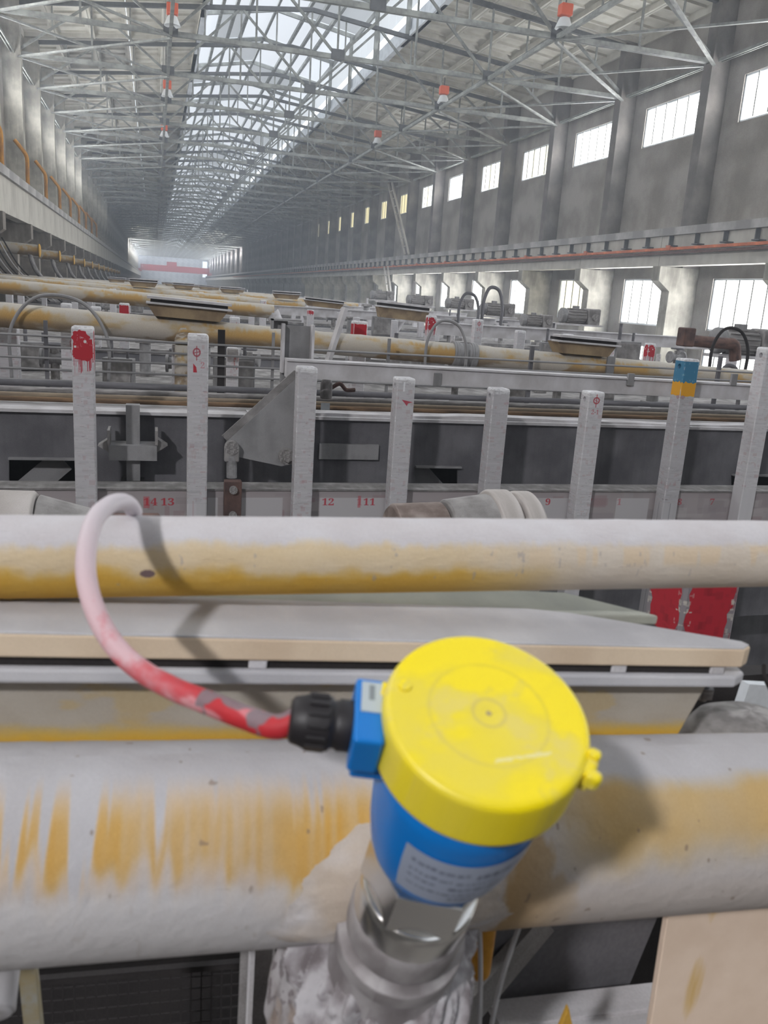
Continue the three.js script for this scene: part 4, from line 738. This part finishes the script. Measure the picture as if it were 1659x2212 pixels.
  { const p_ = fg.attributes.position, u_ = fg.attributes.uv; for (let i = 0; i < u_.count; i++) u_.setXY(i, p_.getX(i) / 0.3, (p_.getY(i) - 0.04) / 0.046); }
  obj('trough', fg, std('trough_paint', { map: trayTex, roughness: 0.8 }), t);
  for (const x of [0.252, 0.262]) obj('bolt', [rod(P(x, 0.055, -0.07), P(x, 0.085, -0.07), 0.004, 12), rod(P(x, 0.058, -0.07), P(x, 0.066, -0.07), 0.008, 6)], M.darkGrey, t);
  // humped bearing housing on the far side of the front pipe
  { const q = toLocal(at(1600, 1622, 0.68)), o = frame(thing('bearing_housing', 'round grey dusty bearing housing behind the thick pipe at the tray end', 'housing')); o.position.copy(at(1600, 1622, 0.68));
    obj('dome', lathe([[0, 0.036], [0.02, 0.034], [0.034, 0.026], [0.042, 0.012], [0.045, -0.006], [0.045, -0.04], [0, -0.04]], 40).scale(1.25, 1, 1), M.greyDust, o); obj('foot_plate', bx(0.14, 0.01, 0.11, 0, -0.04, 0), M.greyDust, o); }
  tag(obj('sheet_plate', bar(at(1600, 1506, 0.84), at(1760, 1512, 0.9), 0.01, 0.032), M.white), 'pale bluish sheet strip behind the grey bearing housing', 'plate');
  { const w0 = at(1650, 1436, 0.62), pts = [w0, at(1652, 1462, 0.622), at(1664, 1490, 0.63)]; tag(obj('wire', tube(pts, 0.0015, 20, 6), M.black), 'short black wire hanging from the lid corner of the near feed tray', 'wire'); }
  // the near machine's own rod, red all over its upper part
  { const f = at(1552, 1212, 1.5), rr = rodGeo(1.3, false), o = thing('anode_rod', 'thick rod close by with red paint on both faces, behind the lid corner', 'rod', P(f.x, f.y, f.z - ROD / 2));
    obj('rod_bar', rr, rodMat(31, Object.assign((c, w, h, r) => { c.fillStyle = '#8a8488'; c.fillRect(0, 0, w, h); c.fillStyle = '#b5303c'; c.beginPath(); c.moveTo(8, 0); c.lineTo(w - 6, 0); for (let i = 0; i <= 12; i++) c.lineTo(w - 10 - r(0, 14), i * 15); for (let i = 0; i <= 10; i++) c.lineTo(w - 18 - i * 8, 168 + r(-14, 16)); for (let i = 12; i >= 0; i--) c.lineTo(8 + r(0, 14), i * 13); c.fill(); for (let i = 0; i < 60; i++) { c.fillStyle = `rgba(140,40,50,${r(0.1, 0.4)})`; c.fillRect(r(4, w), r(0, 170), r(4, 20), r(3, 20)); } for (let i = 0; i < 40; i++) { c.fillStyle = `rgba(196,190,180,${r(0.3, 0.9)})`; c.fillRect(r(0, 1) < 0.6 ? r(0, 22) : r(w - 22, w), r(60, 190), r(2, 9), r(2, 10)); } }, { both: true }), 150), o);
    obj('clamp', rbx(0.2, 0.1, 0.05, 0.01, 0, -1.1, 0.085), M.rust, o); }
}
// transmitter: base at the foot of the group, y along its own leaning axis
const SS = 0.88, sTop = P(0.14403, -0.17701, -0.31621).multiplyScalar(SS), sA = P(0.00223, 0.90227, 0.43116).normalize();
const sZ = sTop.clone().negate().addScaledVector(sA, sTop.dot(sA)).normalize(), sX = new V3().crossVectors(sA, sZ).normalize();
const LB = 0.275, sBase = sTop.clone().addScaledVector(sA, -LB * SS);
const gDir = P(-0.927, 0, 0.375).normalize(), gL = 0.021;
{
  const t = thing('pressure_transmitter', 'blue pressure transmitter with a yellow screw cap, leaning from the thick pipe', 'transmitter', sBase);
  t.quaternion.setFromRotationMatrix(new THREE.Matrix4().makeBasis(sX, sA, sZ)); t.scale.setScalar(SS);
  const y = (L) => LB - L;
  const capTex = tex(512, 512, (u, v, i, j) => {
    const x = u * 2 - 1, z = v * 2 - 1, g = (hash(i, j, 8) - 0.5) * 6, n = fbm(u * 6, v * 6, 161, 5), m = fbm(u * 3 + 2 + z * 0.8, v * 3, 163, 4), f = fbm(u * 40, v * 40, 167, 3);
    let c = [255, 230, 0];
    const sweep = sm(0.46, 0.66, m + 0.25 * Math.exp(-((z + 0.08 - x * 0.35) ** 2) * 9) * sm(-0.4, 0.3, x)) * 0.62;
    c = mix(c, [226, 210, 138], sweep * (0.5 + 0.5 * n)); c = mix(c, [232, 214, 140], sm(0.62, 0.72, n) * 0.4);
    const rr = Math.hypot(x, z); c = mix(c, [206, 188, 120], Math.exp(-((rr - 0.15) ** 2) * 2600) * 0.5 + Math.exp(-((rr - 0.55) ** 2) * 3000) * 0.28 * sm(0, 0.5, n));
    if (rr < 0.028) c = [176, 158, 110];
    const scr = Math.abs(z - 0.34 + (x - 0.35) * 0.75 + 0.06 * (n - 0.5)); if (x > 0.2 && x < 0.62 && scr < 0.03 * f * 1.6) c = mix(c, [238, 228, 170], 0.8);
    return [c[0] + g, c[1] + g, c[2] + g];
  });
  const yel = std('yellow_cap', { map: capTex, roughness: 0.42 });
  let cg = lathe([[0, y(0.0)], [0.0025, y(0.0003)], [0.0035, y(-0.0004)], [0.012, y(-0.0004)], [0.0432, y(0)], [0.0452, y(0.0004)], [0.0468, y(0.0016)], [0.0476, y(0.004)], [0.048, y(0.0265)], [0.048, y(0.0278)], [0.0468, y(0.0288)], [0.043, y(0.0288)], [0.043, y(0.022)], [0, y(0.022)]], 96);
  { const p = cg.attributes.position, u = cg.attributes.uv; for (let i = 0; i < p.count; i++) { const r = Math.hypot(p.getX(i), p.getZ(i)), k = p.getY(i) < y(0.003) ? 0.93 : 1; u.setXY(i, p.getX(i) / 0.1 * k + 0.5, p.getZ(i) / 0.1 * k + 0.5); } }
  const cap = obj('screw_cap', cg, yel, t);
  // lugs of the cap's rim
  const lugA = (a, q) => { const c = Math.cos(a), s = Math.sin(a), at_ = (r, L, w) => [c * r - s * w, y(L), s * r + c * w]; const l = [];
    l.push(rbx(0.008, 0.014, 0.012, 0.0025).rotateY(-a).translate(...at_(0.048, 0.0085, 0)), rbx(0.006, 0.006, 0.005, 0.002).rotateY(-a).translate(...at_(0.0487, 0.0015, -0.0045)), rbx(0.008, 0.01, 0.006, 0.0028).rotateY(-a).translate(...at_(0.0512, 0.006, 0.0045))); return l; };
  obj('lug', lugA(0.02, 0), yel, cap);
  { const a = 3.0; obj('lug_screw', [new THREE.CylinderGeometry(0.003, 0.0035, 0.0022, 16).translate(Math.cos(a) * 0.0395, y(-0.0002), Math.sin(a) * 0.0395), rbx(0.005, 0.012, 0.01, 0.002).rotateY(-a).translate(Math.cos(a) * 0.0478, y(0.012), Math.sin(a) * 0.0478)], yel, cap); }
  const blue = std('blue_housing', { color: new THREE.Color().setRGB(0.002, 0.19, 0.62), roughness: 0.38 });
  const body = obj('housing', lathe([[0, y(0.02)], [0.041, y(0.02)], [0.0414, y(0.05)], [0.0412, y(0.072)], [0.0396, y(0.088)], [0.0368, y(0.103)], [0.0345, y(0.111)], [0.031, y(0.1145)], [0, y(0.1145)]], 80), blue, t);
  // nameplate wrapped round the housing; its print is too blurred to read
  const lt = canvasTex(1024, 300, (c, w, h) => { c.fillStyle = '#aab4c8'; c.fillRect(0, 0, w, h); let q = 5; const r = (a, b) => { q = (q * 1664525 + 1013904223) >>> 0; return a + (b - a) * q / 4294967296; }; c.filter = 'blur(4px)';
    for (const [yy, x0, x1, wt] of [[60, 60, 420, 14], [70, 470, 830, 26], [112, 60, 330, 12], [118, 360, 620, 12], [160, 60, 240, 12], [166, 330, 800, 16], [212, 60, 520, 12], [252, 360, 520, 16], [250, 560, 700, 8]]) for (let x = x0; x < x1;) { const l = r(16, 54); c.fillStyle = `rgba(82,86,110,${r(0.45, 0.9)})`; c.fillRect(x, yy - wt / 2 + r(-3, 3), Math.min(l, x1 - x), wt); x += l + r(8, 18); } });
  { const N = 40, pos = [], uv = [], idx = [], prof = [[0.0413, 0.058], [0.0412, 0.072], [0.0396, 0.088], [0.0372, 0.101]];
    for (let i = 0; i <= N; i++) prof.forEach(([r, L], j) => { const a = -0.3 + i / N * 1.95, q = r + 0.0005; pos.push(Math.sin(a) * q, y(L), Math.cos(a) * q); uv.push(i / N, 1 - (L - 0.058) / 0.043); if (i < N && j < 3) { const o = i * 4 + j; idx.push(o, o + 1, o + 4, o + 4, o + 1, o + 5); } });
    const g = new THREE.BufferGeometry(); g.setAttribute('position', new THREE.Float32BufferAttribute(pos, 3)); g.setAttribute('uv', new THREE.Float32BufferAttribute(uv, 2)); g.setIndex(idx); g.computeVertexNormals();
    obj('nameplate', g, std('nameplate', { map: lt, roughness: 0.45, metalness: 0.2, side: THREE.DoubleSide }), body).userData.label = 'silver wrapped nameplate with blurred print'; }
  // cable entry
  const gq = new THREE.Quaternion().setFromUnitVectors(P(0, 1, 0), gDir), place = (g, d) => g.applyQuaternion(gq).translate(gDir.x * d, y(gL), gDir.z * d);
  const perp = P(gDir.z, 0, -gDir.x), yawG = Math.atan2(-gDir.z, gDir.x), eb = (l, h, w, d, L) => muv(new RoundedBoxGeometry(l, h, w, 3, 0.002)).rotateY(yawG).translate(gDir.x * d, y(L), gDir.z * d);
  obj('cable_entry', [eb(0.014, 0.024, 0.035, 0.0525, 0.019), eb(0.03, 0.014, 0.028, 0.042, 0.034)], blue, t);
  { const st = canvasTex(64, 128, (c, w, h) => { c.fillStyle = '#b9c3c8'; c.fillRect(0, 0, w, h); c.fillStyle = 'rgba(120,128,132,0.8)'; c.fillRect(22, 16, 20, 62); }); const g = bx(0.0095, 0.0008, 0.0165), u = g.attributes.uv, p = g.attributes.position; for (let i = 0; i < u.count; i++) u.setXY(i, p.getX(i) / 0.0085 + 0.5, p.getZ(i) / 0.0175 + 0.5);
    g.rotateY(yawG).translate(gDir.x * 0.0525 - 0.002, y(0.0066), gDir.z * 0.0525 - 0.006); obj('entry_sticker', g, std('sticker', { map: st, roughness: 0.5 }), t); }
  const blk = std('black_nylon', { color: 0x262326, roughness: 0.5 }), gl = [place(lathe([[0, 0.0], [0.0112, 0], [0.0118, 0.001], [0.0118, 0.0065], [0.0108, 0.0075], [0.0108, 0.0095], [0.0122, 0.0105], [0.0125, 0.012], [0.0125, 0.021], [0.0115, 0.0235], [0.0105, 0.0275], [0.0085, 0.029], [0.0055, 0.029], [0, 0.0285]], 32), 0.0585)];
  for (let i = 0; i < 14; i++) { const a = i / 14 * 6.283; gl.push(place(rbx(0.0042, 0.009, 0.0016, 0.0006, Math.cos(a) * 0.012, 0.0165, Math.sin(a) * 0.012), 0.0585)); }
  obj('cable_gland', gl, blk, t);
  const chrome = std('bright_steel', { color: 0xe4e2e0, metalness: 0.95, roughness: 0.18 });
  obj('hex_nut', [extrude([...Array(6)].map((_, i) => [Math.cos(i * 1.0472 + 0.3) * 0.0345, Math.sin(i * 1.0472 + 0.3) * 0.0345]), 0.036, 0.0015).rotateX(-Math.PI / 2).translate(0, y(0.138), 0)], chrome, t);
  obj('steel_collar', lathe([[0, y(0.152)], [0.0315, y(0.1525)], [0.0335, y(0.155)], [0.0342, y(0.16)], [0.0342, y(0.179)], [0.033, y(0.1815)], [0, y(0.1815)]], 64), chrome, t);
  const cpl = lathe([[0, y(0.18)], [0.03, y(0.18)], [0.0335, y(0.183)], [0.035, y(0.189)], [0.035, y(0.204)], [0.035, y(0.2045)], [0.0325, y(0.206)], [0.0325, y(0.2115)], [0.0385, y(0.213)], [0.0395, y(0.2145)], [0.0395, y(0.226)], [0.0375, y(0.2275)], [0.0395, y(0.24)], [0.044, y(0.262)], [0.054, y(0.29)], [0, y(0.29)]], 56); { const u = cpl.attributes.uv; for (let i = 0; i < u.count; i++) u.setXY(i, u.getX(i) * 0.22, u.getY(i) * 0.11); }
  obj('threaded_coupling', cpl, grime('coupling_steel', [170, 166, 167], [126, 120, 121], 0.09, 171, { roughness: 0.6, metalness: 0.2 }, 0.1, 14), t);
}
{
  const g = mergeVertices(new THREE.IcosahedronGeometry(1, 40).deleteAttribute('normal').deleteAttribute('uv')), p = g.attributes.position, v = new V3();
  for (let i = 0; i < p.count; i++) { v.fromBufferAttribute(p, i); const n = fbm(v.x * 3 + 9, v.y * 3 + v.z * 2.1 + 9, 221, 4) - 0.5, m = fbm(v.x * 9 + 30, v.y * 9 + v.z * 7 + 30, 223, 3) - 0.5, k = 1 + n * 0.5 + m * 0.24; p.setXYZ(i, v.x * k * 0.05, v.y * k * 0.03, v.z * k * 0.05); }
  g.computeVertexNormals(); const q = muv(g); 
  const o = obj('dust_cake', q, M.dustCake = grime('caked_dust', [180, 177, 180], [112, 105, 107], 0.05, 227, { roughness: 0.95 }, 0, 18)); tag(o, 'lumpy ring of caked dust round the foot of the transmitter', 'dust');
  o.quaternion.setFromRotationMatrix(new THREE.Matrix4().makeBasis(sX, sA, sZ)); o.position.copy(sTop).addScaledVector(sA, -0.268 * SS);
}
// red sheathed cable
{
  const gp = (d) => sTop.clone().addScaledVector(sA, -gL * SS).addScaledVector(sX, gDir.x * d * SS).addScaledVector(sZ, gDir.z * d * SS), G = gp(0.084);
  const D = G.dot(fwd), pts = [G, at(600, 1570, 0.337), at(525, 1548, 0.344), at(450, 1518, 0.353), at(380, 1490, 0.363), at(305, 1448, 0.375), at(246, 1392, 0.388), at(205, 1318, 0.401), at(186, 1240, 0.415), at(190, 1168, 0.431), at(208, 1118, 0.448), at(236, 1091, 0.466), at(260, 1084, 0.483), at(279, 1090, 0.502), at(290, 1106, 0.522)];
  const ct = tex(1024, 128, (u, v, i, j) => {
    const n = fbm(u * 14, v * 4, 181, 4, 4), m = fbm(u * 40, v * 6, 183, 4, 2), g = (hash(i, j, 12) - 0.5) * 10;
    const cover = sm(0.04, 0.42, u + 0.34 * (n - 0.5) + 0.1 * (m - 0.5)), dust = mix([214, 178, 184], [208, 200, 206], sm(0.35, 0.8, u));
    let c = mix([204, 48, 56], [168, 34, 44], m); c = mix(c, [222, 150, 156], sm(0.5, 0.62, n) * 0.7); c = mix(c, dust, clamp(cover * 1.15 * (0.75 + 0.5 * m)));
    if (u < 0.17) c = mix(c, [128, 118, 124], sm(0.56, 0.62, fbm(u * 30, v * 3, 187, 3, 3)) * 0.9);
    return [c[0] + g, c[1] + g, c[2] + g];
  });
  const curve = new THREE.CatmullRomCurve3(pts), o = thing('cable', 'red sheathed cable whitening with dust, looping from the transmitter over the slim pipe', 'cable');
  obj('sheath', new THREE.TubeGeometry(curve, 200, 0.005, 20, false), std('red_sheath', { map: ct, roughness: 0.6 }), o);
}
// things under the front pipe
{
  const tagb = (name, geo, m, label, cat) => tag(obj(name, geo, m), label, cat);
  const up = P(0, 1, 0);
  tagb('shade_sheet', [span(-1.6, 2.4, -3.2, -0.5, -0.98, -0.95)], M.black, 'dark sheet added for the shade inside the near machine below the pipes', 'casing');  // dark sheet added to stand for the shade under the pipes
  { const o = thing('support_post', 'pale upright angle post under the thick pipe beside the branch', 'post'); const a = at(545, 2030, 0.6), b = P(a.x - 0.008, a.y - 0.6, a.z + 0.01); obj('post_face', bar(a, b, 0.0125, 0.003), M.dust, o); obj('post_leg', bar(a.clone().add(P(0.006, 0, -0.012)), b.clone().add(P(0.006, 0, -0.012)), 0.003, 0.025), M.greyDust, o); }
  { const a = at(58, 2060, 0.56), b = P(a.x + 0.02, a.y - 0.5, a.z); tagb('support_post', bar(a, b, 0.014, 0.01), grime('olive_post', [150, 148, 138], [146, 134, 104], 0.05, 191), 'greenish grey post with worn yellow edge under the thick pipe', 'post'); }
  { const a = at(-14, 2112, 0.49), o = thing('pipe_plug', 'pale round plug end below the thick pipe at the picture edge', 'plug', a); obj('plug_disc', lathe([[0, 0.02], [0.012, 0.02], [0.014, 0.018], [0.014, -0.03], [0, -0.03]], 32).rotateX(Math.PI / 2).rotateX(0.5), M.dust, o); }
  { // wire mesh screen
    const l = [], c = at(300, 2120, 0.74), ux = eX, uy = up; for (let i = -22; i <= 22; i++) l.push(bar(c.clone().addScaledVector(ux, i * 0.009).addScaledVector(uy, -0.2), c.clone().addScaledVector(ux, i * 0.009).addScaledVector(uy, 0.005), 0.0012)); for (let i = -16; i <= 0; i++) l.push(bar(c.clone().addScaledVector(ux, -0.2).addScaledVector(uy, i * 0.0125), c.clone().addScaledVector(ux, 0.2).addScaledVector(uy, i * 0.0125), 0.0012));
    const o = thing('wire_screen', 'dark wire mesh screen in the opening under the thick pipe', 'screen'); const m = obj('screen_wires', l, M.black, o); m.userData.kind = 'stuff';
    obj('screen_frame', bar(c.clone().addScaledVector(ux, -0.2).addScaledVector(uy, 0.01), c.clone().addScaledVector(ux, 0.2).addScaledVector(uy, 0.01), 0.006), M.black, o); }
  const wire = (pts, label) => tagb('wire', tube(pts, 0.0016, 30, 8), M.dust, label, 'wire');
  wire([at(1035, 1970, 0.53), at(1038, 2080, 0.53), at(1036, 2200, 0.53), at(1026, 2330, 0.53)], 'thin pale wire hanging straight down in front of the yellow lever');
  wire([at(1135, 1965, 0.54), at(1108, 2040, 0.54), at(1075, 2150, 0.54), at(1042, 2340, 0.54)], 'thin pale wire slanting down under the thick pipe');
  tagb('lever', orient(muv(new RoundedBoxGeometry(0.018, 0.018, at(1052, 1960, 0.62).distanceTo(at(1030, 2115, 0.62)), 4, 0.008)), at(1052, 1960, 0.62), at(1030, 2115, 0.62)), std('lever_yellow', { map: M.yellowPipe.map, color: 0xffe8b0, roughness: 0.5 }), 'yellow rounded lever under the thick pipe behind the pale wire', 'lever');
  tagb('brace_bar', bar(at(985, 2215, 0.66), at(1225, 1930, 0.72), 0.022, 0.01, P(0, 0, 1)), M.greyDust, 'grey diagonal brace bar under the thick pipe', 'bar');
  { const a = at(1060, 2170, 0.68), b = at(1432, 2128, 0.74), d = (p, y, z) => p.clone().add(P(0, y, z));
    tagb('cover_plate', bar(d(a, 0.09, -0.02), d(b, 0.07, -0.02), 0.22, 0.004, P(0, 0, 1)), M.darkGrey, 'dark grey cover plate between the brace bar and the beige plate', 'plate');
    tagb('ledge_plate', [bar(d(a, -0.004, 0.01), d(b, -0.004, 0.01), 0.03, 0.006), bar(d(a, -0.06, 0.02), d(b, -0.06, 0.02), 0.004, 0.12)], M.dust, 'pale dusty ledge plate at the bottom edge under the dark cover plate', 'plate'); }
  { const a = at(1226, 2172, 0.56), l = toLocal(a), o = frame(thing('pointer_plate', 'small yellow pointed plate sticking up at the bottom edge', 'plate'), a); obj('pointer', extrude([[0, 0], [0.012, -0.03], [-0.006, -0.03]], 0.004, 0.0008), M.yellowPipe, o); }
  { const z = -0.028, L = (px, py) => { const r = rayOf(px, py), n = eZ, k = (z + O.dot(n)) / r.dot(n), q = toLocal(r.multiplyScalar(k)); return [q.x, q.y]; };
    const o = frame(thing('side_plate', 'beige dust coated plate with one yellow scrape below the thick pipe', 'plate'));
    const bt = tex(512, 512, (u, v, i, j) => { const n = fbm(u * 5, v * 5, 201, 5, 5), st = fbm(u * 30, v * 3, 203, 3, 3), g = (hash(i, j, 14) - 0.5) * 9; let c = mix([238, 216, 196], [224, 200, 178], n); const dx = (u - 0.3) / 0.075, dy = (v - 0.5) / 0.3; c = mix(c, [206, 164, 86], clamp((1.25 - dx * dx - dy * dy - 1.1 * (st - 0.5) - 0.8 * (n - 0.5)) * 0.7) * 0.7); return [c[0] + g, c[1] + g, c[2] + g]; });
    const A = L(1440, 1955), B = L(1396, 2240), C = L(1760, 2240), E_ = L(1760, 1935), g = extrude([A, B, C, E_], 0.006, 0.001), p = g.attributes.position, u = g.attributes.uv; for (let i = 0; i < u.count; i++) u.setXY(i, (p.getX(i) - B[0]) / 0.1, (p.getY(i) - B[1]) / 0.09);
    obj('plate_face', g.translate(0, 0, z), std('beige_plate', { map: bt, roughness: 0.9 }), o); }
}
// floodlight on the pipe side, behind the viewer: it throws the cable's shadow
{
  const p = P(-4.85, 4.6, 4.7), aim = P(0.3, -0.3, -0.6), o = thing('floodlight', 'floodlight on the pipe side columns behind the viewer, outside the view', 'lamp', p); o.lookAt(aim);
  obj('lamp_housing', rbx(0.5, 0.4, 0.18, 0.03, 0, 0, -0.12), M.midGrey, o); obj('lamp_glass', rbx(0.44, 0.34, 0.02, 0.005, 0, 0, -0.02), glow('lamp_glass', [1, 0.97, 0.92], 8), o); obj('yoke', [bx(0.04, 0.06, 0.3, -0.28, 0, -0.2), bx(0.04, 0.06, 0.3, 0.28, 0, -0.2), bx(0.6, 0.06, 0.04, 0, 0, -0.36)], M.darkGrey, o);
  obj('mast', bar(P(0, 0, -0.36), P(0, 0, -0.9), 0.08), M.darkGrey, o);
  areaLight('floodlight_lamp', 0xfdfcff, FLOOD * 60, 0.44, 0.34, p.clone().add(aim.clone().sub(p).normalize().multiplyScalar(0.02)), aim);
}

renderer.render(scene, camera);
